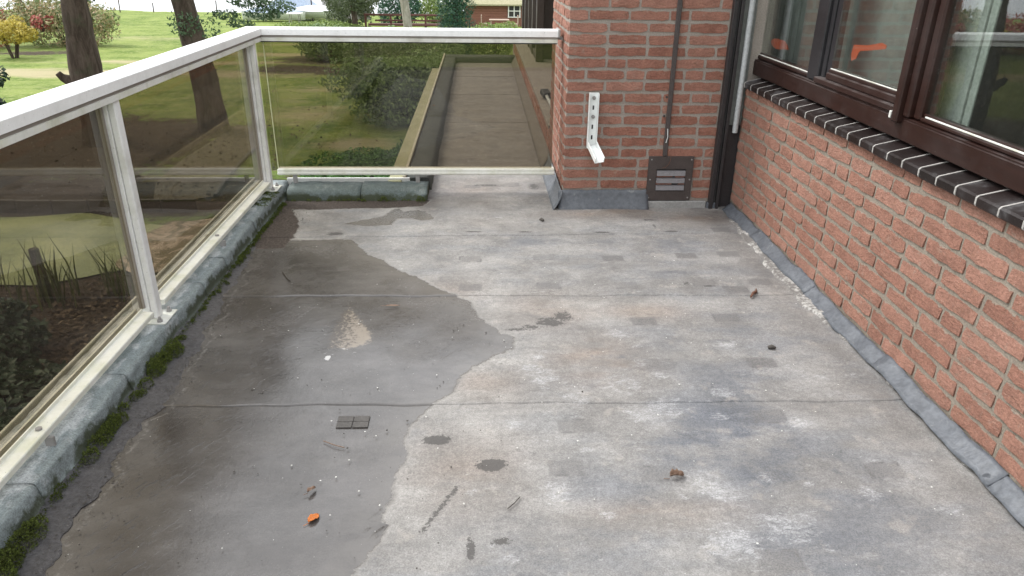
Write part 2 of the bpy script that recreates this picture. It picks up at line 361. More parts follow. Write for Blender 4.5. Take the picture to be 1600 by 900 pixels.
    n.bsdf(c, n.math('MAXIMUM', rough.outputs[0], n.math('MULTIPLY', gm, .75)), nrm=n.bump(hm.outputs[0], .0022, .8), spec=n.math('MULTIPLY', n.ss(gm, 0, 1, 1., .25), n.ss(w, 0, 1, .4, .75))); return n.m
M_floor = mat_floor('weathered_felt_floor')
M_floor2 = mat_simple('brown_grey_felt', (.12, .105, .09), (.18, .16, .14), 6, .85)
n = NT('crumbled_felt_upstand'); f = n.noise(9, 5, .65); g = n.noise(80, 5, .72); c = n.mix(f, (.055, .053, .056), (.098, .095, .101)); c = vary(n, c, .65, 1.25, g)
c = n.mix(n.ss(n.noise(120, 4, .6), .66, .72, 0, .7), c, (.26, .25, .24)); c = n.mix(n.ss(n.noise(45, 5, .75, off=(1, 5, 1)), .56, .66, 0, .75), c, (.035, .030, .026)); n.bsdf(c, n.ss(f, .3, .7, .25, .5), nrm=n.bump(g, .010, 1.)); M_strip = n.m
M_patch = mat_simple('wet_dark_felt_patch', (.055, .050, .046), (.085, .078, .072), 12, .45)
M_vent = mat_simple('brown_painted_vent_plate', (.045, .035, .032), (.085, .07, .065), 20, .45)
M_louvre = mat_simple('grey_plastic_louvre', (.16, .155, .16), (.26, .25, .26), 30, .5)
M_channel = mat_simple('dark_brown_steel_channel', (.022, .019, .02), (.045, .04, .04), 14, .4)
M_conduit = mat_simple('dark_grey_brown_conduit', (.05, .042, .04), (.085, .07, .066), 20, .5)
M_pipe = mat_simple('grey_pvc_pipe', (.34, .35, .35), (.42, .43, .43), 10, .4)
M_greyboard = mat_simple('grey_green_board', (.13, .135, .125), (.19, .195, .18), 6, .6)
M_fascia = mat_simple('algae_greened_fascia_board', (.42, .40, .30), (.20, .21, .07), 5, .7)
M_fascia_trim = mat_simple('cream_aluminium_trim', (.52, .49, .40), (.40, .36, .25), 8, .5)
M_ledge = mat_simple('pale_concrete_ledge', (.20, .175, .155), (.28, .25, .225), 5, .9)
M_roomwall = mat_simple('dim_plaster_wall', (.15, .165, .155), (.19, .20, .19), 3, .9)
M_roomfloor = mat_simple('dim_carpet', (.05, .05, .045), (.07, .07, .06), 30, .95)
M_curtain = mat_simple('pale_green_grey_curtain', (.30, .31, .29), (.42, .43, .40), 10, .9)
M_blind = mat_simple('grey_green_blind', (.17, .18, .17), (.21, .22, .205), 2, .9)
M_orange = mat_simple('orange_marker_paint', (.50, .065, .02), (.62, .11, .035), 60, .6)
M_pebble_w = mat_simple('pale_pebble', (.5, .49, .45), (.7, .69, .66), 90, .7)
M_pebble_d = mat_simple('dark_pebble', (.05, .045, .04), (.1, .09, .08), 90, .7)
M_leaf_or = mat_simple('orange_brown_dead_leaf', (.42, .10, .02), (.55, .2, .05), 120, .6)
M_leaf_br = mat_simple('dull_brown_dead_leaf', (.15, .09, .06), (.28, .19, .14), 120, .7)
M_twig = mat_simple('red_brown_twig', (.10, .045, .03), (.18, .09, .06), 120, .7)
M_shedwall = mat_simple('red_brown_boards', (.19, .085, .062), (.25, .115, .085), 4, .8)
M_shedroof = mat_simple('mossy_roof', (.22, .22, .12), (.42, .38, .26), 6, .9, lo=.6, hi=1.4)
M_fur = mat_simple('weathered_garden_timber', (.30, .22, .17), (.42, .33, .27), 8, .8)
M_redwood = mat_simple('dark_red_garden_timber', (.09, .04, .035), (.15, .065, .055), 8, .7)
M_tarp = mat_simple('blue_grey_tarpaulin', (.22, .28, .38), (.36, .42, .50), 1.5, .6)
M_hull = mat_simple('white_boat_hull', (.6, .62, .64), (.75, .76, .77), 2, .4)
M_planks = mat_simple('silver_grey_planks', (.34, .32, .31), (.46, .43, .42), 4, .85)

def mat_glass(name, tint, fres=1., rough=0.0, ior=1.5, haze=0.0, dust=0.0):
    n = NT(name); tr = n.n('ShaderNodeBsdfTransparent'); 
    sm = n.noise(3.5, 5, .65, stretch=(1, 1, .5)); 
    n.set(tr.inputs[0], n.mix(n.ss(sm, .35, .75, 0, .5), tint, tuple(t*.96 for t in tint)))
    gl = n.n('ShaderNodeBsdfGlossy', i_Roughness=rough); gl.inputs[0].default_value = (1, 1, 1, 1)
    wv = n.noise(1.4, 2, .4); n.set(gl.inputs['Normal'], n.bump(wv, .004, .25))
    bf = n.n('ShaderNodeNewGeometry').outputs['Backfacing']; fr = n.n('ShaderNodeFresnel'); n.set(fr.inputs[0], n.ss(bf, 0, 1, ior, 1/ior, False))
    f = n.math('MINIMUM', n.math('MULTIPLY', fr.outputs[0], fres), 1.)
    mx = n.n('ShaderNodeMixShader'); n.set(mx.inputs[0], f); n.set(mx.inputs[1], tr.outputs[0]); n.set(mx.inputs[2], gl.outputs[0])
    res = mx.outputs[0]
    if dust:
        d = n.n('ShaderNodeBsdfDiffuse'); d.inputs[0].default_value = (.62, .62, .58, 1)
        sp = n.math('MULTIPLY', n.ss(n.noise(230, 2, .5), .73, .77), n.ss(n.noise(2.5, 3, .6), .35, .6))
        film = n.ss(n.noise(6, 5, .7, stretch=(1, 1, .3)), .3, .9, haze*.4, haze*1.4)
        m2 = n.n('ShaderNodeMixShader'); n.set(m2.inputs[0], n.math('MINIMUM', n.math('ADD', n.math('MULTIPLY', sp, dust), film), 1.)); n.set(m2.inputs[1], res); n.set(m2.inputs[2], d.outputs[0]); res = m2.outputs[0]
    n.t.links.new(res, n.out.inputs[0]); return n.m
M_glass = mat_glass('bronze_tinted_glass', (.74, .71, .635), 1.0, haze=.0, dust=.4)
M_glass_l = mat_glass('smoked_bronze_glass', (.59, .555, .485), 1.0, haze=.008, dust=.6)
M_glassedge = mat_simple('pale_green_glass_edge', (.42, .42, .25), (.6, .6, .42), 30, .4)
M_wglass = mat_glass('window_glass', (.88, .92, .90), 1.5, haze=.012, dust=.7)

def mat_leaf(name, cols, rough=.5, trans=.25):
    n = NT(name); v = n.attr('var'); cl = n.noise(.9, 3, .5, vec=n.pos()); c = n.ramp(n.math('ADD', n.math('MULTIPLY', v, .75), n.math('MULTIPLY', n.math('SUBTRACT', cl, .5), .4)), cols)
    b = n.bsdf(c, rough, spec=.35); tr = n.n('ShaderNodeBsdfTranslucent'); n.set(tr.inputs[0], c)
    mx = n.n('ShaderNodeMixShader'); mx.inputs[0].default_value = trans; n.set(mx.inputs[1], b.outputs[0]); n.set(mx.inputs[2], tr.outputs[0]); n.t.links.new(mx.outputs[0], n.out.inputs[0]); return n.m
M_rhodo = mat_leaf('rhododendron_leaf', [(0, (.07, .11, .045)), (.45, (.17, .25, .10)), (1, (.38, .47, .24))])
M_hedge = mat_leaf('fresh_hedge_leaf', [(0, (.03, .08, .018)), (.5, (.09, .20, .045)), (1, (.20, .36, .10))])
M_conif = mat_leaf('blue_green_conifer_spray', [(0, (.018, .05, .03)), (.5, (.035, .10, .055)), (1, (.07, .17, .10))])
M_crown = mat_leaf('crown_leaf', [(0, (.03, .06, .02)), (.5, (.06, .12, .04)), (1, (.12, .20, .07))])
M_spray = mat_leaf('grey_green_spray', [(0, (.05, .09, .05)), (.5, (.10, .16, .08)), (1, (.20, .28, .14))])
M_yellow = mat_leaf('yellow_leaf', [(0, (.24, .20, .03)), (.5, (.45, .36, .06)), (1, (.62, .50, .13))])
M_autumn = mat_leaf('autumn_shrub_leaf', [(0, (.06, .11, .03)), (.35, (.22, .24, .10)), (.7, (.42, .30, .18)), (1, (.48, .19, .15))])
M_red = mat_leaf('red_shrub_leaf', [(0, (.26, .07, .06)), (.6, (.46, .13, .11)), (1, (.5, .24, .16))])
M_light = mat_leaf('light_green_shrub_leaf', [(0, (.10, .16, .04)), (.5, (.22, .30, .08)), (1, (.38, .44, .17))])
M_olive = mat_leaf('olive_leaf', [(0, (.07, .09, .05)), (.5, (.12, .15, .08)), (1, (.2, .23, .13))])
M_dark = mat_leaf('dark_holly_leaf', [(0, (.010, .025, .012)), (.5, (.025, .05, .025)), (1, (.05, .09, .045))])
M_moss = mat_leaf('moss_tuft', [(0, (.035, .040, .010)), (.5, (.085, .115, .02)), (1, (.20, .25, .05))], .9, .1)
M_litter = mat_leaf('fallen_leaf_litter', [(0, (.05, .033, .022)), (.6, (.11, .078, .05)), (1, (.34, .27, .19))], .8, .05)
M_reed = mat_leaf('reed_blade', [(0, (.05, .06, .02)), (.5, (.09, .11, .035)), (1, (.18, .19, .07))])
def mat_bark(name, a, b, ms=.3):
    n = NT(name); v = n.noise(7, 7, .75, stretch=(1, 1, .22), dist=.8); g = n.noise(3, 4, .6); c = n.mix(n.ss(v, .35, .65), a, b); c = n.mix(n.math('MULTIPLY', n.ss(g, .5, .7), ms), c, (.06, .09, .045)); n.bsdf(c, .9, nrm=n.bump(v, .12, 1.), spec=.15); return n.m
M_bark = mat_bark('fissured_brown_bark', (.055, .040, .030), (.13, .10, .08))
M_bark_pale = mat_bark('pale_smooth_bark', (.26, .24, .20), (.40, .37, .32), .2)

# ------------------------------------------------------------------ TERRACE FLOOR
def poly_sd(px, py, poly):
    """signed distance to polygon, positive inside"""
    P_ = np.array(poly); n_ = len(P_); d = np.full(px.shape, 1e9); ins = np.zeros(px.shape, bool)
    for i in range(n_):
        ax, ay = P_[i]; bx, by = P_[(i+1) % n_]; ex, ey = bx-ax, by-ay
        t = np.clip(((px-ax)*ex+(py-ay)*ey)/(ex*ex+ey*ey+1e-12), 0, 1)
        d = np.minimum(d, np.hypot(px-ax-t*ex, py-ay-t*ey))
        c = ((ay > py) != (by > py)) & (px < (bx-ax)*(py-ay)/(by-ay+1e-12)+ax); ins ^= c
    return np.where(ins, d, -d)
WET = [(-1.003, 3.637), (-0.774, 3.653), (-0.674, 3.652), (-0.561, 3.436), (-0.472, 3.351), (-0.382, 3.231), (-0.301, 3.155), (-0.175, 3.01), (-0.045, 2.895), (-0.017, 2.783), (0.023, 2.694), (0.086, 2.598), (0.135, 2.565), (0.126, 2.477), (0.044, 2.415), (-0.028, 2.337), (-0.084, 2.249), (-0.093, 2.178), (-0.195, 2.052), (-0.235, 1.956), (-0.236, 1.896), (-0.223, 1.831), (-0.247, 1.727), (-0.255, 1.631), (-0.27, 1.58), (-0.268, 1.55), (-0.251, 1.531), (-0.256, 1.484), (-0.288, 1.418), (-0.318, 1.356), (-0.36, 1.174), (-.42, .7), (-.6, .1), (-.9, -.4), (-1.4, -.6), (-1.4, 3.6), (-1.15, 3.63), (-1.06, 3.60)]
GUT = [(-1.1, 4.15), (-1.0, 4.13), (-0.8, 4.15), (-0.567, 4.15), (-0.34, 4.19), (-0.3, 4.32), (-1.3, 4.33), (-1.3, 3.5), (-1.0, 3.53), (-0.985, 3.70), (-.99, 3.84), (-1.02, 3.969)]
BLOB = [(-0.746, 3.891), (-0.548, 4.008), (-0.495, 4.14), (-0.47, 4.14), (-0.447, 4.088), (-0.356, 4.12), (-0.273, 4.04), (-0.262, 3.962), (-0.325, 3.93), (-0.381, 3.963), (-0.471, 3.964), (-0.488, 3.858), (-0.634, 3.849)]
ISL = [(-0.566, 2.866), (-0.5, 2.732), (-0.436, 2.608), (-0.432, 2.539), (-0.482, 2.489), (-0.516, 2.475), (-0.579, 2.492), (-0.599, 2.558), (-0.584, 2.734)]
def floor_attrs(X, Y, lower=False):
    wet = np.maximum.reduce([poly_sd(X, Y, WET), poly_sd(X, Y, GUT), poly_sd(X, Y, BLOB)])
    isle = np.clip(poly_sd(X, Y, ISL)/.05+.5, 0, 1)
    def blobs(L):
        r = np.zeros_like(X)
        for (x, y, rx, ry, s) in L: r = np.maximum(r, s*np.exp(-(((X-x)/rx)**2+((Y-y)/ry)**2)))
        return r
    pale = blobs([(.657, 1.434, .13, .10, 1), (.666, 1.633, .12, .08, .8), (.801, 1.5, .12, .10, 1), (.626, 1.689, .1, .1, .7), (.211, 1.645, .06, .07, 1), (.544, 2.016, .12, .1, .9), (.174, 1.885, .1, .1, .6),
                  (.225, 2.264, .12, .14, .8), (.517, 2.214, .14, .1, .8), (.617, 2.051, .12, .1, .9), (-.571, 2.415, .016, .026, 2.2), (.609, 2.35, .2, .1, .6), (.325, 2.136, .1, .1, .8), (.05, 1.45, .1, .08, .5),
                  (-.1, 2.05, .12, .1, .5), (.1, 4.0, .2, .1, .6), (0, 3.5, .3, .12, .5), (-.54, 2.46, .11, .05, .95), (1.15, 2.2, .1, .1, .6), (1.1, 1.62, .05, .05, .9), (.5, 1.5, .2, .12, .5), (-.62, 2.6, .03, .14, .8)])
    rp = np.random.default_rng(21)
    if not lower: pale = np.maximum(pale, blobs([(x, y, r_, r_*.7, v_) for x, y, r_, v_ in zip(rp.uniform(-.05, 1.35, 62), rp.uniform(1.15, 2.6, 62), rp.uniform(.03, .075, 62), rp.uniform(.5, 1.0, 62))]))
    blue = blobs([(.829, 1.902, .28, .2, 1), (.687, 1.839, .22, .14, 1), (1.063, 1.649, .22, .2, .8), (.843, 1.712, .2, .1, 1), (.8, 2.009, .3, .16, 1), (.494, 2.348, .2, .2, .7), (.906, 2.205, .25, .2, .8), (.384, 1.696, .2, .15, .6), (.918, 1.449, .4, .25, .8),
                  (.6, 2.55, .3, .15, .5), (.25, 3.6, .2, .12, .6), (.9, 3.55, .4, .2, .6), (.9, 3.2, .4, .2, .45), (1.1, 2.6, .3, .25, .5), (.3, 1.35, .4, .2, .5)])
    warm = blobs([(.43, 2.397, .18, .2, .7), (.305, 2.8, .25, .2, .5), (-.143, 3.0, .2, .15, .4), (.687, 2.78, .2, .1, .6), (.035, 3.905, .15, .1, .3), (.85, 4.05, .4, .09, .9), (1.23, 3.98, .2, .12, .8), (.018, 2.226, .15, .15, .5), (-.05, 1.75, .2, .2, .5), (.5, 1.55, .25, .05, .6), (.0, 4.5, .25, .3, .5)])
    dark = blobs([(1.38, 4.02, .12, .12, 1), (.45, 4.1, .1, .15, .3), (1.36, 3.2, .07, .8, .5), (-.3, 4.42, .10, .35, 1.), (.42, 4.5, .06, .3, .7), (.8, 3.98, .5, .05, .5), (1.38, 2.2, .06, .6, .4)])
    if lower: dark = np.maximum(dark+.35, np.maximum(np.exp(-((X+.30)/.10)**2)*.9, np.exp(-((X-.40)/.06)**2)*.6)); warm = np.full_like(X, .3)
    patch = np.zeros_like(X)
    PT = [(-.05, 3.387, .6), (.316, 3.382, .5), (.659, 3.378, 1), (1.036, 3.398, 1), (-.047, 3.043, .8), (.311, 3.037, .8), (.667, 3.053, .5), (1.032, 3.061, .5), (1.259, 3.456, .9), (.674, 2.699, 1), (1.031, 2.721, .8), (1.05, 2.35, 1.), (1.16, 3.02, 1.),
          (1.327, 3.789, 1), (-.36, 2.7, .3), (.66, 2.35, .5), (.25, 1.73, .8), (.95, 1.98, .7), (1.2, 1.75, .7), (.52, 1.75, .6), (1.3, 3.1, .8), (.3, 1.95, .5), (.75, 1.36, .7), (-.05, 4.6, .8), (.2, 4.6, .5)]
    if lower: PT = [(x, y, .4) for x in (-.1, .1, .3) for y in np.arange(5.3, 10.2, .34)]
    for (x, y, s) in PT:
        d = np.maximum(np.abs(X-x)-.052, np.abs(Y-y-.03*np.sin(x*9))-.034); patch = np.maximum(patch, s*np.clip(-d/.008+.5, 0, 1))
        if s > .35: patch = np.maximum(patch, 1.4*np.clip(1-np.abs(d)/.005, 0, 1)*(np.sin(X*90+Y*40) > -.2))
    stain = blobs([(-.141, 1.903, .052, .030, 1), (.029, 1.773, .050, .034, 1.1), (.286, 2.689, .09, .06, .75), (.204, 2.65, .05, .03, .7), (.343, 2.74, .06, .07, .7), (.15, 2.63, .09, .02, .7), (-.03, 1.44, .016, .06, .8), (.05, 1.46, .04, .02, .75),
                   (1.041, 3.745, .06, .012, 1.), (-.036, 3.752, .07, .012, .9), (.241, 3.749, .05, .012, .9), (.659, 3.735, .05, .015, .9), (.96, 3.93, .05, .012, 1), (.967, 3.83, .012, .03, .9), (.95, 3.06, .02, .05, .6), (1.05, 3.03, .05, .01, .8), (-.77, 3.73, .06, .03, .9), (.05, 4.62, .12, .04, .7), (.35, 4.6, .05, .1, .7)])
    for (x0, y0, x1, y1, s, w_) in [(-.16, 1.50, -.07, 1.68, .62, .014), (-.30, 1.95, -.2, 2.02, .3, .02)]:
        t = np.clip(((X-x0)*(x1-x0)+(Y-y0)*(y1-y0))/((x1-x0)**2+(y1-y0)**2), 0, 1); stain = np.maximum(stain, s*np.exp(-(np.hypot(X-x0-t*(x1-x0), Y-y0-t*(y1-y0))/w_)**2))
    if lower: stain = blobs([(x, y, .05, .05, .55) for x, y in rng.uniform([-.2, 5.2], [.4, 10], (26, 2))])
    dark_refl = blobs([(-.95, 2.30, .17, .16, 1), (-.80, 2.42, .14, .12, .7), (-.96, 1.98, .13, .14, 1), (-.80, 2.02, .14, .1, .7), (-.95, 1.72, .12, .16, .95), (-.93, 1.50, .10, .12, .9), (-.88, 1.36, .12, .1, .8), (-.90, 2.75, .16, .18, .6), (-.3, 2.75, .12, .12, .35), (-.98, 3.4, .08, .3, .6), (-.12, 2.55, .1, .15, .35), (-.25, 1.52, .06, .06, .8)])*(0 if lower else 1)  # brown blobs painted where the wet silt mirrors dark surroundings
    SD = [(-1.10, 3.6), (-1.11, 3.2), (-1.10, 2.9), (-1.076, 2.502), (-1.038, 2.11), (-1.091, 2.02), (-1.077, 1.736), (-1.08, 1.508), (-1.064, 1.399), (-1.045, 1.319), (-1.0, .9)][::-1]
    dx_ = X-np.interp(Y, [p[1] for p in SD], [p[0] for p in SD])-.010*np.sin(Y*23)-.006*np.sin(Y*61+1)-.022-.01*np.sin(Y*37)
    sed = np.exp(-(dx_/.0042)**2)*(Y < 3.3)*(0 if lower else 1)
    z = [('wet', 'POINT', (wet if not lower else np.full_like(X, -1.)).ravel())]
    return z+[(k, 'POINT', np.clip(v, 0, 3.5).ravel()) for k, v in (('pale', pale), ('blue', blue), ('warm', warm), ('dark', dark), ('patch', patch), ('stain', stain), ('isle', isle if not lower else isle*0), ('dark_refl', dark_refl), ('sed', sed), ('gut', np.clip(poly_sd(X, Y, GUT)/.03+.5, 0, 1)*(0 if lower else 1)))]+[('isx', 'POINT', np.clip((X+.545)/.06, -1.5, 1.5).ravel())]
def sheet(x0, x1, y0f, y1f, z, step, parent, lower=False, cut=None, th=.004):
    nx = int((x1-x0)/step)+1; xs = np.linspace(x0, x1, nx); ya = y0f(xs); yb = y1f(xs)
    ny = max(2, int(np.mean(yb-ya)/step)+1); t = np.linspace(0, 1, ny)
    X = np.broadcast_to(xs, (ny, nx)).copy(); Y = ya+(yb-ya)*t[:, None]
    at = floor_attrs(X, Y, lower)
    Z = z+.0022*np.sin(X*5.1+Y*3.3)*np.sin(Y*4.3)+.0010*np.sin(X*17)*np.sin(Y*14+1)
    # the sheet's free edge: a small lip turned down
    X = np.vstack([X[:1], X]); Z = np.vstack([Z[:1]-th, Z]); Y = np.vstack([Y[:1]-.0015, Y])
    at = [(a, b, np.concatenate([c[:nx], c])) for a, b, c in at]
    V = np.stack([X, Y, Z], -1).reshape(-1, 3); ny += 1
    i = np.arange(ny-1)[:, None]*nx+np.arange(nx-1)[None]; F = np.stack([i, i+1, i+nx+1, i+nx], -1).reshape(-1, 4)
    if cut is not None:
        c = V[F].mean(1); F = F[~cut(c[:, 0], c[:, 1])]
    o = link('roofing_sheet', np_mesh('roofing_sheet', V, F, M_floor, at, True), parent); return o
floor = empty('terrace_floor', (0, 0, 0), 'flat terrace floor of lapped grey roofing felt, half under dark wet silt', None, kind='structure')
wob = lambda a, s, ph: (lambda x: a+s*x+.004*np.sin(x*9+ph)+.002*np.sin(x*31+ph))
S1, S2, S3, S4 = wob(2.105, -.010, 0), wob(2.955, -.012, 1), wob(3.705, .017, 2), wob(5.02, 0, 3)
gut_cut = lambda x, y: (x < -.45) & (y > 4.40)
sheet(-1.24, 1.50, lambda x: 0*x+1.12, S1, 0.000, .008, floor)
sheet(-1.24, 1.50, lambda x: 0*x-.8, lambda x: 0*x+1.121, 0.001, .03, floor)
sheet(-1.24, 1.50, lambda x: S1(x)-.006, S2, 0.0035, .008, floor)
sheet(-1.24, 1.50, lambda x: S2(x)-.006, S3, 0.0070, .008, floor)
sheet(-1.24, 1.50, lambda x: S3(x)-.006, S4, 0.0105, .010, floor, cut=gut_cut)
# body of the terrace below the felt
b = MB(); b.box(-1.42, 1.9, -1.2, 4.5, -.30, -.012); b.box(-.46, 1.9, 4.5, 10.45, -.30, -.012)
b.obj('roof_slab', M_felt_dark, floor)
# crumbling upstand strip between kerb and silt
SED = [(-.92, 3.62), (-.99, 3.25), (-1.02, 2.9), (-1.076, 2.502), (-1.038, 2.11), (-1.091, 2.02), (-1.077, 1.736), (-1.08, 1.508), (-1.064, 1.399), (-1.045, 1.319), (-1.0, .9), (-.98, .2), (-1.0, -.7)]
SED[0] = (-1.13, 3.55); SED[1] = (-1.11, 3.2); SED[2] = (-1.10, 2.9)
sy = np.arange(-.7, 3.55, .012); sx = np.interp(sy, [p[1] for p in SED[::-1]], [p[0] for p in SED[::-1]])
sx = sx+.010*np.sin(sy*23)+.006*np.sin(sy*61+1)+rng.normal(0, .003, len(sy))
nu = 9; U = np.linspace(0, 1, nu); X = -1.20+(sx[:, None]+1.20)*U; Y = np.broadcast_to(sy[:, None], X.shape)
Z = .016*(1-U)**2+.0105-.006*U**2+rng.normal(0, .0010, X.shape)+.0015*np.sin(Y*19+X*30); Z[:, -1] = .002
V = np.stack([X, Y, Z], -1).reshape(-1, 3); i = np.arange(len(sy)-1)[:, None]*nu+np.arange(nu-1); F = np.stack([i, i+1, i+nu+1, i+nu], -1).reshape(-1, 4)
link('upstand_strip', np_mesh('upstand_strip', V, F, M_strip, None, True), floor)
# white crust along the right wall
CR = [(1.40, 4.0), (1.375, 3.75), (1.375, 3.545), (1.37, 3.245), (1.365, 2.951), (1.39, 2.61), (1.41, 2.376), (1.425, 2.193), (1.43, 1.957), (1.43, 1.756), (1.435, 1.4), (1.44, .5)]
sy = np.arange(.5, 4.0, .006); sx = np.interp(sy, [p[1] for p in CR[::-1]], [p[0] for p in CR[::-1]])+.008*np.sin(sy*17)+.008*np.sin(sy*41+2)+rng.normal(0, .0015, len(sy))
sx += .035*np.clip(np.sin(sy*3.1+.8), 0, 1)**2*(sy > 2.2)
sx = sx+.030
X = sx[:, None]+(1.452-sx[:, None])*np.linspace(0, 1, 7); Y = np.broadcast_to(sy[:, None], X.shape); Z = .0130+rng.normal(0, .0009, X.shape)+.006*np.linspace(0, 1, 7)**2; Z[:, 0] = .004
V = np.stack([X, Y, Z], -1).reshape(-1, 3); i = np.arange(len(sy)-1)[:, None]*7+np.arange(6); F = np.stack([i, i+1, i+8, i+7], -1).reshape(-1, 4)
keep = np.ones(len(F), bool)
link('lime_crust', np_mesh('lime_crust', V, F[keep], M_crust, None, False), floor)

lroof = empty('lower_roof', (0, 0, 0), 'long narrow felt roof running on beyond the glass railing', None, kind='structure')
ys = [5.02, 6.56, 7.93, 9.15, 10.32]
for k in range(4):
    a, c_ = wob(ys[k]-.004, .004, k), wob(ys[k+1], .004, k+1)
    sheet(-.33, .50, a, c_, .0035*(k+1)-.004+.0105, .016, lroof, True)

# ------------------------------------------------------------------ KERBS
def kerb_piece(prof, ax, a, b, name, parent, mat, seed, amp=.004, step=.025):
    """felt-wrapped kerb: rounded profile swept along an axis with a little sag and wobble; closed ends"""
    L = abs(b-a); m = max(3, int(L/step)); t = np.linspace(a, b, m); P_ = np.array(prof); k = len(P_)
    V = np.zeros((m, k, 3)); o = 1 if ax == 0 else 0
    r = np.random.default_rng(seed)
    for j in range(m):
        w1 = amp*(math.sin(t[j]*7+seed)+.6*math.sin(t[j]*19+seed*2)); w2 = amp*.7*(math.sin(t[j]*11+seed*3)+.5*math.sin(t[j]*29))
        V[j, :, ax] = t[j]; V[j, :, o] = P_[:, 0]+w1*(P_[:, 1] > .01); V[j, :, 2] = P_[:, 1]+w2*(P_[:, 1] > .03)
        V[j] += r.normal(0, .0012, (k, 3))
    V[0, :, ax] = a; V[-1, :, ax] = b
    i = np.arange(m-1)[:, None]*k+np.arange(k-1); F = np.stack([i, i+1, i+k+1, i+k], -1).reshape(-1, 4)
    me = bpy.data.meshes.new(name)
    faces = [tuple(f) for f in F.tolist()]+[tuple(range(k-1, -1, -1)), tuple(range((m-1)*k, m*k))]
    me.from_pydata(V.reshape(-1, 3).tolist(), [], faces); me.materials.append(mat)
    me.polygons.foreach_set('use_smooth', [True]*len(F)+[False]*2)
    import bmesh; bb = bmesh.new(); bb.from_mesh(me); bmesh.ops.recalc_face_normals(bb, faces=bb.faces); bb.to_mesh(me); bb.free()
    return link(name, me, parent)
kerb = empty('roof_kerb', (-1.3, 2, 0), 'grey mineral felt kerb along the left terrace edge, mossy on its inner side', 'kerb')
profL = [(-1.40, -.30), (-1.40, .074), (-1.392, .084), (-1.33, .086), (-1.27, .085), (-1.222, .0845), (-1.204, .0838), (-1.198, .0822), (-1.193, .0780), (-1.190, .0715), (-1.188, .060), (-1.185, .040), (-1.182, .022), (-1.172, .010), (-1.160, -.008)]
cuts = [4.49, 3.72, 3.22, 2.93, 2.18, 1.62, .8, -.1, -.9]
for k in range(len(cuts)-1): 
    e = .0015*(k % 2); kerb_piece([(x, z+e) for x, z in profL], 1, cuts[k]-.003, cuts[k+1]+.002, 'felt_capping', kerb, M_felt, k+3, .0022)
kerb2 = empty('roof_kerb', (-.75, 4.4, 0), 'short greenish felt kerb beneath the far glass pane, ending at the roof passage', 'kerb')
profF = [(4.50, -.30), (4.50, .060), (4.485, .076), (4.43, .080), (4.37, .078), (4.335, .072), (4.318, .058), (4.309, .040), (4.303, .020), (4.293, -.004)]
cuts = [-1.165, -.72, -.318]
for k in range(2): kerb_piece([(y, z+.002*k) for y, z in profF], 0, cuts[k]+.002, cuts[k+1]-.002, 'felt_capping', kerb2, M_felt_far, k+23, .003)
b = MB(); b.box(-1.20, -.44, 4.502, 4.515, .03, .094, c=.002); b.obj('edge_trim', M_white, kerb2)
b = MB(); b.box(-1.413, -1.402, -.9, 4.5, .0, .092, c=.002); b.obj('edge_trim', M_white_dirty, kerb)
kerb3 = empty('roof_kerb', (-.39, 7.5, 0), 'dark felt kerb along the garden side of the narrow lower roof', 'kerb')
b = MB(); profR = [(-.462, -.30), (-.462, .082), (-.455, .09), (-.335, .092), (-.318, .085), (-.312, .02), (-.29, -.004)]
kerb_piece(profR, 1, 4.52, 10.35, 'felt_capping', kerb3, M_felt_dark, 41, .003, .08)
kerb_piece([(10.60, -.3), (10.60, .085), (10.58, .095), (10.38, .095), (10.33, .085), (10.32, -.004)], 0, -.462, .49, 'felt_capping', kerb3, M_felt_dark, 44, .002, .08)
b = MB(); b.box(-.485, -.466, 4.52, 10.62, .02, .105, c=.003); b.obj('edge_trim', M_fascia_trim, kerb3)
fb = MB(); fb.box(-.575, -.49, 4.47, 9.35, .0, .082, c=.004); fb.box(-.575, -.555, 4.47, 9.35, -.32, .0, c=.002)
o = fb.obj('fascia_board', M_fascia, kerb3); 

# ------------------------------------------------------------------ BRICKWORK
def brick_mesh(L, H, seed, mat, D=.030, amp=.0032):
    r = random.Random(seed); nx = 6 if L > .12 else 4; nz = 3; vs = []
    xs = [-L/2+L*i/(nx-1) for i in range(nx)]; zs = [-H/2, r.uniform(-.006, .006), H/2]
    for j in range(nz):
        for i in range(nx):
            e = (i in (0, nx-1)) or j in (0, nz-1)
            x = xs[i]+(0 if i in (0, nx-1) else r.uniform(-.008, .008)); z = zs[j]+r.uniform(-.0034, .0034)
            if i in (0, nx-1): x += r.uniform(-.003, .003)
            if i in (0, nx-1) and j in (0, nz-1): x *= .975; z *= .90
            y = (r.uniform(-.0005, .0018) if e else r.uniform(-amp*.5, .0008))+(-.0026, -.0014, .0010)[j]
            vs.append((x, y, z))
    fs = [(j*nx+i, j*nx+i+1, (j+1)*nx+i+1, (j+1)*nx+i) for j in range(nz-1) for i in range(nx-1)]
    ring = [i for i in range(nx)]+[nx-1+nx]+[nx*2+nx-1-i for i in range(nx)]+[nx]
    m = len(ring); b0 = len(vs)
    for q in ring: vs.append((vs[q][0], vs[q][1]+.0004, vs[q][2]))
    for q in ring: vs.append((vs[q][0]*1.01, D, vs[q][2]*1.02))
    fs += [(b0+(k+1) % m, b0+k, b0+m+k, b0+m+(k+1) % m) for k in range(m)]
    me = bpy.data.meshes.new('brick'); me.from_pydata(vs, [], fs); me.materials.append(mat)
    me.polygons.foreach_set('use_smooth', [True]*(nx-1)*(nz-1)+[False]*m); me.update(); return me
SETS = {}
def bricks_for(mat, key):
    SETS[key] = {}
    for nm, L in (('s', .208), ('h', .098), ('q', .150), ('c', .055)):
        SETS[key][nm] = [brick_mesh(L, .0475, hash((nm, k)) % 9973 if False else k*17+len(nm)*3+int(L*1000), mat) for k in range(10)]
bricks_for(M_brick_p, 'p'); bricks_for(M_brick_w, 'w')
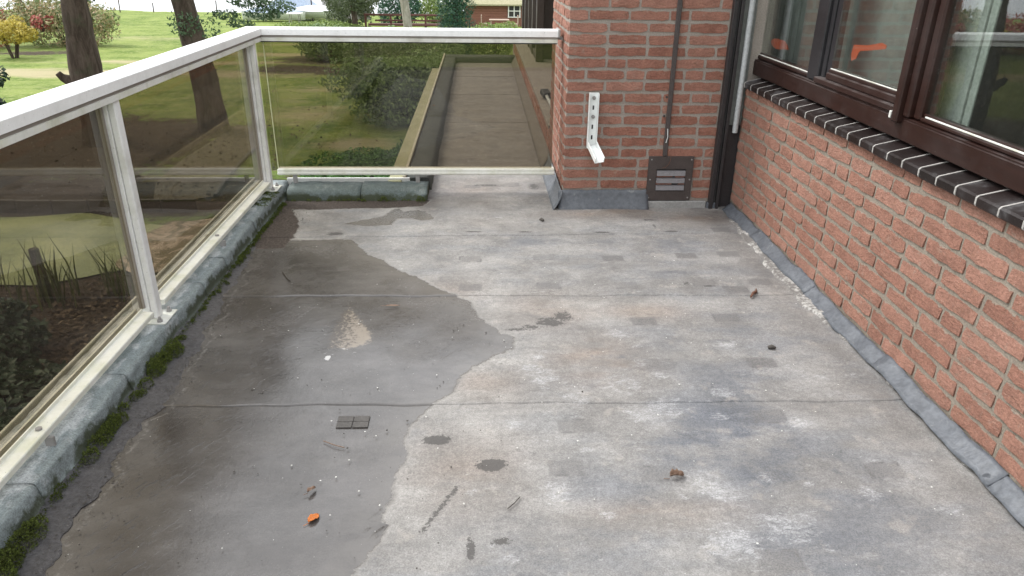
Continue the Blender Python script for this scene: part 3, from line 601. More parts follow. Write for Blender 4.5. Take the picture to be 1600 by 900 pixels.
def lay(parent, key, origin, ux, facing_rot, length, zc, r, skip=None, start=0.):
    """one course of bricks running from origin along ux for length"""
    x = start; last = None
    while x < length-.02:
        rem = length-x
        k = r.choices(['s', 'h', 'q'], [.68, .24, .08])[0]
        if k == last == 'h': k = 's'
        last = k; L = {'s': .208, 'h': .098, 'q': .150}[k]
        sc = 1.
        if rem < L+.03:
            if rem < .035: break
            k = 's' if rem > .17 else ('q' if rem > .12 else ('h' if rem > .075 else 'c')); L0 = {'s': .208, 'h': .098, 'q': .150, 'c': .055}[k]; sc = rem/L0; L = rem
        cx = x+L/2
        if skip is None or not skip(cx, L, zc):
            p = Vector(origin)+Vector(ux)*cx; p.z = zc+r.uniform(-.0012, .0012)
            o = link('brick', r.choice(SETS[key][k]), parent, p+Vector((0, 0, 0)), (r.uniform(-.01, .01), r.uniform(-.010, .010), facing_rot+r.uniform(-.008, .008)))
            o.scale = (sc*r.uniform(.985, 1.005), 1, r.uniform(.95, 1.04))
            # nudge in or out of the wall face
            o.location += Vector((math.sin(facing_rot), -math.cos(facing_rot), 0))*r.uniform(-.001, .0022)
        x += L+.0125
R = random.Random(11)
PX0, PX1, PY = .487, 1.405, 4.183
pillar = empty('brick_pillar', (.95, 4.6, 0), 'red brick pillar beside the windows, carrying the white bracket and brown vent', 'pillar')
b = MB(); b.box(PX0+.0027, 1.60, PY+.0027, 5.12, -.02, 2.9, c=.003); b.obj('mortar', M_mort_p, pillar)
for row in range(-1, 44):
    zc = .1493+(row)*.0625
    if zc > 2.85: break
    def skipv(cx, L, z):  # bricks hidden behind the vent plate
        x = PX0+cx; return (x-L/2 > .985 and x+L/2 < 1.245 and .06 < z < .31)
    st = 0. if row % 2 else 0.
    # corner brick: alternate stretcher / header heads at the arris
    lay(pillar, 'p', (PX0+.0, PY, 0), (1, 0, 0), 0, PX1-PX0+.02, zc, R, skipv)
    if zc < 1.9: lay(pillar, 'p', (PX0, PY+.034, 0), (0, 1, 0), -math.pi/2, .88, zc, R)
# courses well above the view: the same bricks, joined
bpy.context.view_layer.update(); jv, jf = [], []
for o in [c for c in pillar.children if c.name.startswith('brick')]:
    if o.location.z > 1.62:
        M_ = o.matrix_basis; b0 = len(jv); jv += [tuple(M_ @ v_.co) for v_ in o.data.vertices]; jf += [tuple(i+b0 for i in p.vertices) for p in o.data.polygons]
        bpy.data.objects.remove(o)
me = bpy.data.meshes.new('upper_bricks'); me.from_pydata(jv, [], jf); me.materials.append(M_brick_p); me.update()
tag(link('upper_bricks', me, pillar), kind='stuff')
# lead and cement at the pillar foot
def lead_sheet(pts_fn, nu, nv, name, parent, mat, th=.003, noise=.0015):
    vs = []; 
    for i in range(nu):
        for j in range(nv):
            p = Vector(pts_fn(i/(nu-1), j/(nv-1))); vs.append(p+Vector((random.gauss(0, noise*.4), random.gauss(0, noise*.4), random.gauss(0, noise))))
    fs = [(i*nv+j, (i+1)*nv+j, (i+1)*nv+j+1, i*nv+j+1) for i in range(nu-1) for j in range(nv-1)]
    me = bpy.data.meshes.new(name); me.from_pydata([tuple(v) for v in vs], [], fs); me.materials.append(mat); me.polygons.foreach_set('use_smooth', [True]*len(fs))
    me.update(); o = link(name, me, parent); md = o.modifiers.new('thick', 'SOLIDIFY'); md.thickness = th; md.offset = 0; return o
def L1(u, v):   # front piece
    x = .462+u*.535; return (x, 4.176-.062*(1-v)**1.8-.004*math.sin(u*9), -.002+.018*(v == 0)*0+.118*v)
lead_sheet(L1, 24, 6, 'lead_flashing', pillar, M_lead)
def L2(u, v):
    y = 4.115+u*.93; return (.478-.060*(1-v)**1.8, y, -.002+.118*v)
lead_sheet(L2, 20, 6, 'lead_flashing', pillar, M_lead)
b = MB(); b.box(.985, 1.35, 4.160, 4.182, -.005, .048, c=.005); b.obj('cement_fillet', M_cement, pillar)
b = MB(); b.box(1.352, 1.405, 4.150, 4.182, -.005, .042, c=.004); b.obj('lead_end', M_lead, pillar)
for (px, pz) in ((1.055, .655), (1.052, .548)):
    b = MB(); b.tube([(px, PY-.004, pz), (px, PY+.01, pz)], .0065, 8); b.obj('drill_hole', M_black, pillar)

# right wall
WX = 1.4955
wall = empty('brick_wall', (1.55, 2, 0), 'low red brick wall under the dark window sill on the right of the terrace', 'wall')
b = MB(); b.box(WX+.0027, 1.70, -1.2, 4.17, -.02, .722, c=.003); b.box(WX+.05, 1.70, 4.17, 4.5, -.02, .72); b.obj('mortar', M_mort_w, wall)
for row in range(11):
    lay(wall, 'w', (WX, 4.165, 0), (0, -1, 0), -math.pi/2, 4.75, .7015-row*.0617, R)
# flashing strip of the right wall
for k, (a, c_) in enumerate([(4.13, 3.62), (3.65, 2.92), (2.95, 2.26), (2.30, 1.62), (1.66, .9), (.94, -.8)]):
    def F_(u, v, a=a, c_=c_, k=k):
        y = a+(c_-a)*u; w = .004*math.sin(y*9)+.003*math.sin(y*23+1)
        return (1.438+w+(1.489-1.438)*v**.8, y, .013+.0045*(k % 2)+.041*v+.0025*math.sin(y*15)*v+.002*math.sin(y*47+k)+.003*math.sin(y*8+2)*math.sin(v*3))
    lead_sheet(F_, int(abs(a-c_)/.035)+2, 6, 'lead_flashing', wall, M_lead, .004)
# sill of glazed tiles, one object each, with pale joints
sill_me = []
for k in range(5):
    b = MB(); r = random.Random(k); w = .0493
    prof = [(-.073, -.033+r.uniform(-.001, .001)), (-.077, -.028), (-.078, -.006), (-.072, 0.), (.0, .017), (.022, .022), (.022, -.018), (-.04, -.030)]
    b.prism([(p[0], p[1]) for p in prof], 1, -w, w); sill_me.append(b.mesh('sill_tile', M_sill))
jm = MB(); jm.prism([(-.0760, -.031), (-.0790, -.026), (-.0795, -.006), (-.0725, .0010), (.0, .018), (.022, .0225), (.022, -.018), (-.04, -.029)], 1, -.0032, .0032); jme = jm.mesh('joint', M_joint)
sillx = 1.543; y = 4.10
k0 = int((4.12-3.486)/.1042)
for k in range(-6, 40):
    yj = 3.486-k*.1042
    if yj < -.5: break
    link('sill_joint', jme, wall, (sillx, yj, .752), (0, 0, random.uniform(-.01, .01)))
    o = link('sill_tile', sill_me[k % 5], wall, (sillx+random.uniform(-.0015, .0015), yj-.0521, .752+random.uniform(-.001, .001)), (random.uniform(-.006, .006), random.uniform(-.008, .008), random.uniform(-.006, .006)))

# lower roof's brick upstand and ledge
lwall = empty('ledge_wall', (.6, 7.5, 0), 'low brick upstand with a pale ledge running along the lower roof', 'wall')
b = MB(); b.box(.497, .9, 5.13, 11.3, -.3, .262); b.obj('mortar', M_mort_p, lwall)
for row in range(3): lay(lwall, 'p', (.491, 10.9, 0), (0, -1, 0), -math.pi/2, 5.75, .1493+.0625*row-.01, R)
b = MB()
for k in range(6): b.box(.480, 1.9, 5.125+k*1.03, 5.125+k*1.03+1.022, .266, .292, c=.003)
b.obj('ledge', M_ledge, lwall)
def L3(u, v):
    y = 5.0+u*5.3; return (.425+.062*v**.8, y, .012+.105*v)
lead_sheet(L3, 60, 5, 'upstand_flashing', lwall, M_floor2, .004)
hb = empty('house_wall', (1.6, 8, 0), 'tall brown window wall of the house beyond the brick pillar', 'wall')
b = MB(); b.box(1.35, 1.6, 5.13, 8.6, .294, 2.9); b.obj('wall_panel', M_timber_far, hb)
b = MB(); b.box(.70, 1.6, 8.60, 8.7, .294, 2.9); b.obj('wall_panel', M_timber_far, hb)
for j, (yy, w) in enumerate([(8.35, .10), (9.05, .10), (9.75, .08), (10.5, .12), (11.2, .10)]):
    b = MB(); b.box(.62, .70, yy, yy+w, .294, 2.6, c=.006); b.obj('mullion', M_timber_far, hb)
b = MB(); b.box(.63, .69, 8.451, 11.2, .294, .36, c=.004); b.obj('bottom_rail', M_timber_far, hb)
b = MB(); b.box(.63, .69, 8.451, 11.2, 2.5, 2.6, c=.004); b.obj('top_rail', M_timber_far, hb)
for (a, c_) in ((8.45, 9.05), (9.15, 9.75), (9.83, 10.5), (10.62, 11.2)):
    b = MB(); b.box(.655, .661, a, c_, .36, 2.5); b.obj('window_pane', M_wglass, hb)
b = MB(); b.box(.95, .97, 8.72, 11.2, .3, 2.55); b.obj('curtain', M_curtain, hb)
op = empty('outlet_pipe', (.52, 5.9, .2), 'small black capped pipe leaning against the lower roof ledge', 'pipe')
b = MB(); b.box(-.035, .035, -.045, .045, -.022, .022, c=.006, M=Matrix.Translation((.545, 6.15, .335)) @ Matrix.Rotation(.3, 4, 'Z') @ Matrix.Rotation(.3, 4, 'X')); b.obj('cap', M_black, op)
b = MB(); b.tube([(.55, 6.1, .32), (.56, 5.6, .31), (.565, 5.25, .315)], .014, 8); b.obj('pipe', M_pipe, op)

# ------------------------------------------------------------------ WINDOWS on the right wall
win = empty('window', (1.56, 2.5, .78), 'dark brown timber window with three panes above the brick sill', 'window')
b = MB(); b.box(1.528, 1.62, -1.2, 4.36, .782, .858, c=.004); b.box(1.530, 1.60, -1.2, 4.36, .8585, .864, c=.001); b.obj('bottom_rail', M_timber, win)
b = MB(); b.box(1.53, 1.62, 4.26, 4.36, .866, 2.3, c=.005); b.obj('side_post', M_timber, win)
b = MB(); b.box(1.53, 1.62, -1.2, 4.36, 2.3, 2.38, c=.005); b.obj('top_rail', M_timber, win)
# centre post with stepped mouldings
b = MB(); b.box(1.502, 1.62, 2.612, 2.652, .842, 2.3, c=.006); b.obj('centre_post', M_timber, win)
b = MB(); b.box(1.522, 1.61, 2.575, 2.613, .866, 2.3, c=.006); b.box(1.540, 1.61, 2.530, 2.573, .866, 2.3, c=.006); b.obj('post_moulding', M_timber, win)
b = MB(); b.box(1.503, 1.515, 2.656, 2.668, .852, .878, c=.002); b.obj('white_peg', M_white_dirty, win)
def sash(y0, y1, ztop, zb, name, mat, xo=1.545, st=.055, white=True):
    s = MB(); s.box(xo, xo+.04, y0, y1, zb, ztop-.012, c=.004); s.box(xo+.010, xo+.04, y0, y1, ztop-.0115, ztop, c=.002)
    s.box(xo, xo+.04, y0, y1, 2.22, 2.28, c=.004)
    o = s.obj(name, mat, win)
    g = MB(); g.box(xo+.004, xo+.011, y0+.02, y1-.02, ztop-.0110, ztop-.006, c=.001); g.obj('glazing_bead', M_white_dirty, o)
    return o
sash(3.50, 4.258, .898, .868, 'sash_rail', M_timber)
b = MB(); b.box(1.535, 1.59, 3.385, 3.498, .868, 2.28, c=.005); b.obj('sash_stile', M_timber_blk, win)
b = MB(); b.box(1.550, 1.59, 3.352, 3.384, .868, 2.28, c=.004); b.box(1.558, 1.59, 3.305, 3.351, .868, 2.28, c=.004); b.obj('rubber_gasket', M_timber_blk, win)
s2 = MB(); s2.box(1.520, 1.575, 2.672, 3.385, .8665, .892, c=.004); s2.box(1.535, 1.58, 2.672, 3.30, .8925, .922, c=.004); s2.box(1.545, 1.585, 2.672, 3.30, .9225, .936, c=.002); s2.box(1.54, 1.585, 2.70, 3.30, 2.22, 2.28, c=.004); s2.obj('sash_rail', M_timber, win)
b = MB(); b.box(1.547, 1.551, 2.69, 3.29, .9362, .941, c=.001); b.obj('glazing_bead', M_white_dirty, win)
b = MB(); b.box(1.56, 1.585, 4.215, 4.258, .9, 2.22, c=.003); b.obj('sash_stile', M_timber, win)
sash(-1.2, 2.527, .893, .866, 'sash_rail', M_timber, 1.54)
for (a, c_, z0) in ((3.49, 4.225, .896), (2.655, 3.31, .934), (-1.2, 2.54, .891)):
    b = MB(); b.box(1.558, 1.564, a, c_, z0-.004, 2.23); b.obj('window_pane', M_wglass, win)
# marks on the inside of the panes
def blotch(pts, x, name, parent, seed):
    r = random.Random(seed); vs = [(x, p[0]+r.uniform(-.004, .004), p[1]+r.uniform(-.003, .003)) for p in pts]
    n_ = len(vs); vs2 = [(x+.002, v[1], v[2]) for v in vs]
    b = MB(); b.add(vs+vs2, [tuple(range(n_)), tuple(range(2*n_-1, n_-1, -1))]+[(i, (i+1) % n_, n_+(i+1) % n_, n_+i) for i in range(n_)]); return b.obj(name, M_orange, parent)
blotch([(4.06, .985), (3.99, .992), (3.90, .990), (3.86, .972), (3.84, .958), (3.91, .948), (4.0, .942), (4.07, .950), (4.09, .968)], 1.568, 'orange_mark', win, 1)
blotch([(3.16, 1.050), (3.05, 1.066), (2.94, 1.083), (2.90, 1.079), (2.905, 1.065), (3.0, 1.052), (3.10, 1.036), (3.11, 1.024), (3.12, 1.0), (3.16, .99), (3.175, 1.02)], 1.568, 'orange_mark', win, 2)
# the room behind
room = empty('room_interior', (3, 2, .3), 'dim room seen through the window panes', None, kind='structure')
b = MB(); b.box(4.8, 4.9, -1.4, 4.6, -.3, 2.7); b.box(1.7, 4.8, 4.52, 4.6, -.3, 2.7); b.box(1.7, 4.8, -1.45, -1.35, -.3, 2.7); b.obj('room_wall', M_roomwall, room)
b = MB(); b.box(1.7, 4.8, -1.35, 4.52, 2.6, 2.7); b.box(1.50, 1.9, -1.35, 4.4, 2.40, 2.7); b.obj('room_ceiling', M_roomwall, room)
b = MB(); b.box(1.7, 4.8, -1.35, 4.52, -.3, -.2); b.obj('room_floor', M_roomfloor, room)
def curtain(y0, y1, x, name, label):
    m = 40; vs = []; 
    for i in range(m):
        t = i/(m-1); yy = y0+(y1-y0)*t; xx = x+.012*math.sin(t*math.pi*2*5)+.004*math.sin(t*37); vs += [(xx, yy, .82), (xx+.004*math.sin(t*20), yy, 2.35)]
    fs = [(2*i, 2*i+2, 2*i+3, 2*i+1) for i in range(m-1)]
    me = bpy.data.meshes.new(name); me.from_pydata(vs, [], fs); me.materials.append(M_curtain); me.polygons.foreach_set('use_smooth', [True]*len(fs)); me.update()
    o = link(name, me); tag(o, label, 'curtain'); md = o.modifiers.new('thick', 'SOLIDIFY'); md.thickness = .003; return o
b = MB(); b.box(1.70, 1.706, 2.78, 4.5, .6, 2.38, c=.001); tag(b.obj('window_blind', M_blind), 'flat grey blind behind the two smaller window panes', 'blind')
b = MB(); b.box(1.640, 1.650, 2.46, 2.62, .6, 2.38, c=.002); b.box(1.648, 1.656, 2.425, 2.47, .6, 2.38, c=.002); tag(b.obj('window_blind', M_curtain), 'narrow pale blind strip at the left edge of the near pane', 'blind')

# ------------------------------------------------------------------ things on the pillar
v = empty('vent_grille', (1.115, 4.17, .05), 'brown square vent plate with grey louvres at the pillar foot', 'vent')
b = MB(); z0, z1, x0, x1 = .052, .318, .985, 1.250; yq = 4.168
b.box(x0, x1, yq, yq+.012, z0, .110, c=.002); b.box(x0, x1, yq, yq+.012, .242, z1, c=.002); b.box(x0, 1.036, yq+.0004, yq+.012, .1095, .2425, c=.001); b.box(1.208, x1, yq+.0004, yq+.012, .1095, .2425, c=.001)
b.obj('plate', M_vent, v)
b = MB(); b.box(1.03, 1.215, yq+.014, yq+.016, .105, .247); b.obj('dark_backing', M_black, v)
for k in range(3):
    zc = .133+k*.0435
    b = MB(); b.prism([(yq-.006, zc-.017), (yq-.003, zc-.018), (yq+.012, zc+.010), (yq+.011, zc+.013), (yq-.002, zc+.009)], 0, 1.038, 1.206); b.obj('louvre', M_louvre, v)
for (a, c_) in ((1.0, .07), (1.235, .07), (1.0, .30), (1.235, .30), (1.0, .18), (1.235, .18)):
    b = MB(); b.tube([(a, yq-.003, c_), (a, yq+.002, c_)], .0045, 8); b.obj('screw', M_steel, v)

cd = empty('cable_conduit', (1.078, 4.17, .32), 'thin dark conduit strip running up the pillar from the vent', 'conduit')
b = MB(); b.box(1.063, 1.088, 4.166, 4.182, .320, 2.8, c=.003); b.obj('strip', M_conduit, cd)
b = MB(); b.tube([(1.074, 4.162, .48), (1.079, 4.160, .435), (1.072, 4.162, .40)], .0022, 6); b.obj('loose_wire', M_bracket, cd)
sc_ = MB(); sc_.tube([(1.11, 4.163, .33), (1.108, 4.158, .30), (1.098, 4.155, .275), (1.08, 4.157, .255), (1.065, 4.16, .252)], .0014, 5)
tag(sc_.obj('loose_wire', M_twig), 'loose thin brown wire curling over the vent plate', 'wire')

ch = empty('steel_channel', (1.39, 4.15, 0), 'tall dark brown channel in the corner between pillar and window wall', 'channel')
b = MB(); b.box(1.362, 1.386, 4.140, 4.180, .0, 2.8, c=.003); b.obj('flange', M_channel, ch)
b = MB(); b.box(1.386, 1.402, 4.158, 4.180, .0, 2.8, c=.002); b.obj('web', M_black, ch)
b = MB(); b.box(1.402, 1.420, 4.140, 4.180, .0, 2.8, c=.003); b.obj('flange', M_channel, ch)
cb = empty('corner_board', (1.45, 4.2, 0), 'grey green board filling the corner behind the grey pipe', 'board')
b = MB(); b.box(1.421, 1.50, 4.176, 4.19, .50, 2.8, c=.002); b.obj('board', M_greyboard, cb)
b = MB(); b.box(1.421, 1.50, 4.180, 4.19, .0, .498); b.obj('shadow_gap_infill', M_channel, cb)  # dark infill that stands for the shadow in the corner gap
pp = empty('rain_pipe', (1.462, 4.14, .46), 'slim grey plastic pipe ending beside the window sill', 'pipe')
b = MB(); b.tube([(1.460, 4.148, .463), (1.460, 4.148, 2.8)], .0155, 14, cap=True); b.obj('pipe', M_pipe, pp)

br = empty('wall_bracket', (.645, 4.16, .38), 'white perforated steel bracket bolted to the pillar with a short arm', 'bracket')
b = MB(); bx0, bx1, bz0, bz1 = .613, .668, .372, .680
b.box(bx0, bx1, 4.168, 4.173, bz0, bz1, c=.0008); b.box(bx0, bx0+.004, 4.140, 4.1675, bz0, bz1, c=.0006); b.box(bx1-.004, bx1, 4.140, 4.1675, bz0, bz1, c=.0006)
b.obj('upright', M_bracket, br)
for zz in (.60, .492, .432):
    s_ = MB(); s_.box(.636, .645, 4.165, 4.1676, zz-.014, zz+.010, c=.002); s_.obj('slot', M_black, br)
for zz in (.652, .548):
    s_ = MB(); s_.tube([(.641, 4.156, zz), (.641, 4.1675, zz)], .011, 6, smooth=False); s_.tube([(.641, 4.150, zz), (.641, 4.157, zz)], .005, 8); s_.obj('bolt', M_steel, br)
# arm: U channel hanging forward and down
A = Vector((.640, 4.150, .385)); B = Vector((.672, 4.030, .318)); d = (B-A); Lr = d.length; d.normalize(); sx_ = Vector((1, 0, 0)); sx_ = (sx_-d*sx_.dot(d)).normalized(); up_ = sx_.cross(d)
Ma = Matrix((( sx_.x, d.x, up_.x, A.x), (sx_.y, d.y, up_.y, A.y), (sx_.z, d.z, up_.z, A.z), (0, 0, 0, 1)))
b = MB(); b.box(-.027, .027, 0, Lr, -.002, .002, c=.0006, M=Ma); b.box(-.027, -.023, 0, Lr, -.034, -.0022, c=.0006, M=Ma); b.box(.023, .027, 0, Lr, -.034, -.0022, c=.0006, M=Ma); b.obj('arm', M_bracket, br)
b = MB(); b.box(-.008, .006, Lr-.045, Lr-.020, .0021, .004, c=.001, M=Ma); b.obj('slot', M_black, br)
b = MB(); b.tube([tuple(Ma @ Vector((0, .012, .002))), tuple(Ma @ Vector((0, .012, .012)))], .010, 6, smooth=False); b.tube([tuple(Ma @ Vector((.016, .02, .002))), tuple(Ma @ Vector((.016, .02, .008)))], .006, 6); b.obj('bolt', M_steel, br)

# ------------------------------------------------------------------ GLASS RAILING
ra = empty('glass_railing', (-1.28, 4.4, .08), 'white aluminium railing with bronze tinted glass around the terrace edge', 'railing')
XI, XO = -1.226, -1.338; ZT = .983; YF = 4.420; YB = 4.532
# handrail, left run: cap with fascia, recessed lower profile; mitred at the corner
def mitre(prof, name, mat):
    """profile given as (offset from inner face outwards, z); runs along y then turns along +x"""
    def ring(kind):
        out = []
        for (o_, z) in prof:
            if kind == 'near': out.append((XI-o_, -1.0, z))
            elif kind == 'corner': out.append((XI-o_, YF+o_, z))
            else: out.append((.452, YF+o_, z))
        return out
    k = len(prof)
    for (a, c_, nm) in (('near', 'corner', name), ('corner', 'far', name)):
        A_, B_ = ring(a), ring(c_); g = .0008
        if a == 'near': B_ = [(x, y-g, z) for x, y, z in B_]
        else: A_ = [(x+g, y, z) for x, y, z in A_]
        b = MB(); b.add(A_+B_, [(i, (i+1) % k, k+(i+1) % k, k+i) for i in range(k)]+[tuple(range(k)), tuple(range(2*k-1, k-1, -1))]); b.obj(nm, mat, ra)
mitre([(.0, .9475), (.0, .9800), (.0035, .9835), (.1085, .9835), (.112, .9800), (.112, .9475)], 'handrail', M_white)
mitre([(.010, .934), (.010, .9470), (.102, .9470), (.102, .934)], 'handrail_groove', M_darkstrip)
mitre([(.004, .9145), (.004, .9338), (.006, .9342), (.106, .9342), (.108, .9338), (.108, .9145)], 'lower_profile', M_white_dirty)
mitre([(.036, .905), (.036, .9142), (.062, .9142), (.062, .905)], 'glazing_seal', M_black)
# bottom rails
def brail(y0, y1):
    b = MB(); x0, x1 = -1.302, -1.236
    b.prism([(x0, .128), (x0, .150), (x0+.006, .150), (x0+.0065, .136), (x0+.022, .136), (x0+.0225, .150), (x0+.027, .150), (x0+.0275, .139), (x1-.002, .137), (x1, .134), (x1, .118), (x1-.004, .116), (x0+.004, .116)], 1, y0, y1)
    b.obj('bottom_rail', M_white_algae, ra)
brail(-1.0, 2.545); brail(2.652, 4.268)
b = MB(); y0, y1 = 4.438, 4.500
b.box(-1.236, .462, y0, y1, .130, .168, c=.003); b.box(-1.236, .462, y0-.003, y1-.01, .134, .147, c=.002); b.obj('bottom_rail', M_white_algae, ra)
# panes
GX0, GX1 = -1.290, -1.282
def pane_y(a, c_):
    b = MB(); b.box(GX0, GX1, a, c_, .139, .930); b.m = [1 if abs(sum(b.v[i][0] for i in f)/4-(GX0+GX1)/2) < 1e-5 else 0 for f in b.f]; b.obj('glass_pane', [M_glass_l, M_glassedge], ra)
pane_y(.70, 2.600); pane_y(2.66, 4.285)
b = MB(); b.box(-1.276, .446, 4.466, 4.474, .150, .930); b.m = [1 if abs(sum(b.v[i][1] for i in f)/4-4.470) < 1e-5 else 0 for f in b.f]; b.obj('glass_pane', [M_glass_l, M_glassedge], ra)
b = MB(); b.box(-1.236, -1.231, 4.4605, 4.4655, .168, .912, c=.001); b.obj('pane_edge_seal', M_glassedge, ra)
pane_y(-1.0, .64)
def post(yc, w=.052):
    p = MB(); p.box(-1.300, -1.262, yc-w/2, yc+w/2, .092, .914, c=.003); p.box(-1.2615, -1.236, yc-w/2+.004, yc+w/2-.004, .092, .930, c=.004)
    o = p.obj('post', M_post, ra)
    s_ = MB(); s_.box(-1.2975, -1.2745, yc-w/2-.008, yc-w/2-.0005, .14, .914, c=.002); s_.box(-1.2975, -1.2745, yc+w/2+.0005, yc+w/2+.008, .14, .914, c=.002); s_.obj('glazing_bead', M_darkstrip, ra)
    q = MB(); q.box(-1.322, -1.196, yc-.065, yc+.060, .086, .092, c=.002); q.obj('base_plate', M_white_dirty, ra)
    for (dx, dy) in ((-.0, -.048), (.0, .042)):
        q = MB(); q.tube([(-1.222+dx, yc+dy, .092), (-1.222+dx, yc+dy, .101)], .011, 6, smooth=False); q.tube([(-1.222+dx, yc+dy, .101), (-1.222+dx, yc+dy, .112)], .0055, 8); q.obj('anchor_bolt', M_steel, ra)
post(2.600); post(.67); post(4.300)
def peg(x, y, ztop=.118, cap=True, z0=.08):
    p = MB(); p.box(x-.013, x+.013, y-.005, y+.005, z0, ztop-.003, c=.001); p.obj('peg', M_steel, ra)
    if cap: p = MB(); p.tube([(x-.022, y, ztop+.0195), (x-.022, y, ztop+.0265)], .0095, 6, smooth=False); p.obj('cap_bolt', M_steel, ra)
peg(-1.236, 1.79); peg(-1.236, 3.36); peg(-1.236, .3)
peg(-1.135, 4.452, .134, False, .076); peg(-.385, 4.452, .134, False, .076)
b = MB(); b.box(.452, .466, 4.41, 4.54, .945, .990, c=.003); b.box(.447, .485, 4.45, 4.49, .93, .944, c=.002); b.obj('wall_fixing', M_steel, ra)

# ------------------------------------------------------------------ MOSS, grit, small litter
def tufts(name, pts, nrm, size, mat, label, cat, n_per=1, spread=.4):
    N = len(pts); d = nrm+rng.normal(0, spread, (N, 3)); d /= np.linalg.norm(d, axis=1)[:, None]
    t = np.cross(d, rng.normal(0, 1, (N, 3))); t /= np.linalg.norm(t, axis=1)[:, None]+1e-9
    s = size*(.6+.8*rng.random((N, 1))); a = pts-t*s*.35; b_ = pts+t*s*.35; c = pts+d*s
    V = np.stack([a, b_, c], 1).reshape(-1, 3); F = np.arange(3*N).reshape(-1, 3)
    me = np_mesh(name, V, F, mat, [('var', 'FACE', rng.random(N))]); o = link(name, me); tag(o, label, cat, kind='stuff'); return o
mp_, mn_ = [], []
def moss_patch(x, y, rx, ry, h, n_):
    u = rng.normal(0, 1, (n_, 3)); u /= np.linalg.norm(u, axis=1)[:, None]; u[:, 2] = np.abs(u[:, 2]); r = 1+.16*np.sin(u[:, 0]*9+x*40)*np.sin(u[:, 1]*8+y*30)+rng.normal(0, .05, n_)
    mp_.append(np.stack([x+u[:, 0]*rx*r, y+u[:, 1]*ry*r, .008+u[:, 2]*h*r], 1)); mn_.append(u)
for yy in np.arange(.2, 4.25, .018):
    near = np.interp(yy, [1.2, 1.9, 2.5, 2.7, 3.2, 4.2], [1., .95, .72, .25, .30, .22])
    clump = .5+.5*math.sin(yy*9.5+1)*math.sin(yy*3.7+2)
    moss_patch(-1.168+rng.normal(0, .004), yy, .013, .016, .012, 110)
    if rng.random() < .15+.75*clump:
        s = near*(.35+.75*clump)*rng.uniform(.6, 1.1)
        moss_patch(-1.166+rng.normal(0, .007)+.010*near*clump, yy, .030*s+.004, .034*s+.008, .046*s+.005, int(1100*s+60))
for xx in np.arange(-1.12, -.33, .03):
    if rng.random() < .6: s = rng.uniform(.15, .4); moss_patch(xx, 4.290, .03*s+.004, .018*s, .04*s+.004, int(260*s+30))
for (xx, s) in ((-.36, .7), (-.58, .6), (-.70, .35)): moss_patch(xx, 4.283, .035*s, .022*s, .05*s, int(700*s))
pts, nr = np.concatenate(mp_), np.concatenate(mn_)
tufts('moss', pts, nr, .0042, M_moss, 'green moss cushions growing along the foot of the felt kerb', 'moss')
mp_, mn_ = [], []
for _ in range(60):
    x, y = rng.uniform(-1.30, -1.19), rng.uniform(3.95, 4.33); moss_patch(x, y, .012, .012, .006, 60); mp_[-1][:, 2] += .076
tufts('moss', np.concatenate(mp_), np.concatenate(mn_), .005, M_moss, 'thin moss film on top of the kerb at the corner post', 'moss')
# grit: many small crumbs
def grit(name, centres, sz, mat, label):
    N = len(centres); base = np.array([(1, 0, 0), (-1, 0, 0), (0, 1, 0), (0, -1, 0), (0, 0, 1), (0, 0, -1)], float)
    f0 = np.array([(0, 2, 4), (2, 1, 4), (1, 3, 4), (3, 0, 4), (2, 0, 5), (1, 2, 5), (3, 1, 5), (0, 3, 5)])
    s = sz*(.4+rng.random((N, 1, 1))**2*1.8); V = centres[:, None]+base*s*(.6+.8*rng.random((N, 6, 1)))*np.array([1, 1, .6]); F = (f0[None]+np.arange(N)[:, None, None]*6).reshape(-1, 3)
    o = link(name, np_mesh(name, V.reshape(-1, 3), F, mat)); tag(o, label, 'grit', kind='stuff'); return o
gy = rng.uniform(1.0, 4.2, 1500); gx = -1.13+np.abs(rng.normal(0, .07, 1500))
c1 = np.stack([gx, gy, np.full(1500, .008)], 1)
c2 = np.stack([rng.uniform(-1.1, .1, 450), rng.uniform(1.2, 3.7, 450), np.full(450, .006)], 1)
c3 = np.stack([rng.normal(-1.05, .06, 260), rng.normal(3.95, .16, 260), np.full(260, .013)], 1)
c3 = c3[c3[:, 0] > -1.14]
grit('grit', np.concatenate([c1, c2, c3]), .0016, M_pebble_d, 'dark crumbs of dirt scattered over the wet silt and along the kerb')
c4 = np.stack([rng.uniform(-1.1, 1.4, 420), rng.uniform(1.2, 4.1, 420), np.full(420, .008)], 1)
grit('grit', c4, .0016, M_pebble_w, 'fine pale grains scattered over the whole felt floor')
# pebbles
def pebble_mesh(seed, s, mat):
    import bmesh
    r = random.Random(seed); bm = bmesh.new(); bmesh.ops.create_icosphere(bm, subdivisions=1, radius=s*.62)
    for v_ in bm.verts: v_.co *= r.uniform(.8, 1.2); v_.co.z *= .6
    me = bpy.data.meshes.new('pebble'); bm.to_mesh(me); bm.free(); me.materials.append(mat)
    for p in me.polygons: p.use_smooth = True
    return me
pm = [pebble_mesh(k, .0055, M_pebble_w) for k in range(4)]; pd = [pebble_mesh(k+9, .0058, M_pebble_d) for k in range(4)]
for i, (x, y) in enumerate([(-.421, 1.723), (-.346, 1.66), (-.395, 1.80), (-.33, 1.92), (.09, 2.535), (-.36, 2.20), (-.05, 1.60), (-.56, 1.78), (-.28, 1.60), (-.18, 2.02)]):
    o = link('pebble', pm[i % 4], None, (x, y, .006), (0, 0, i)); tag(o, 'small white pebble lying loose on the felt floor', 'pebble', 'white pebbles on the floor')
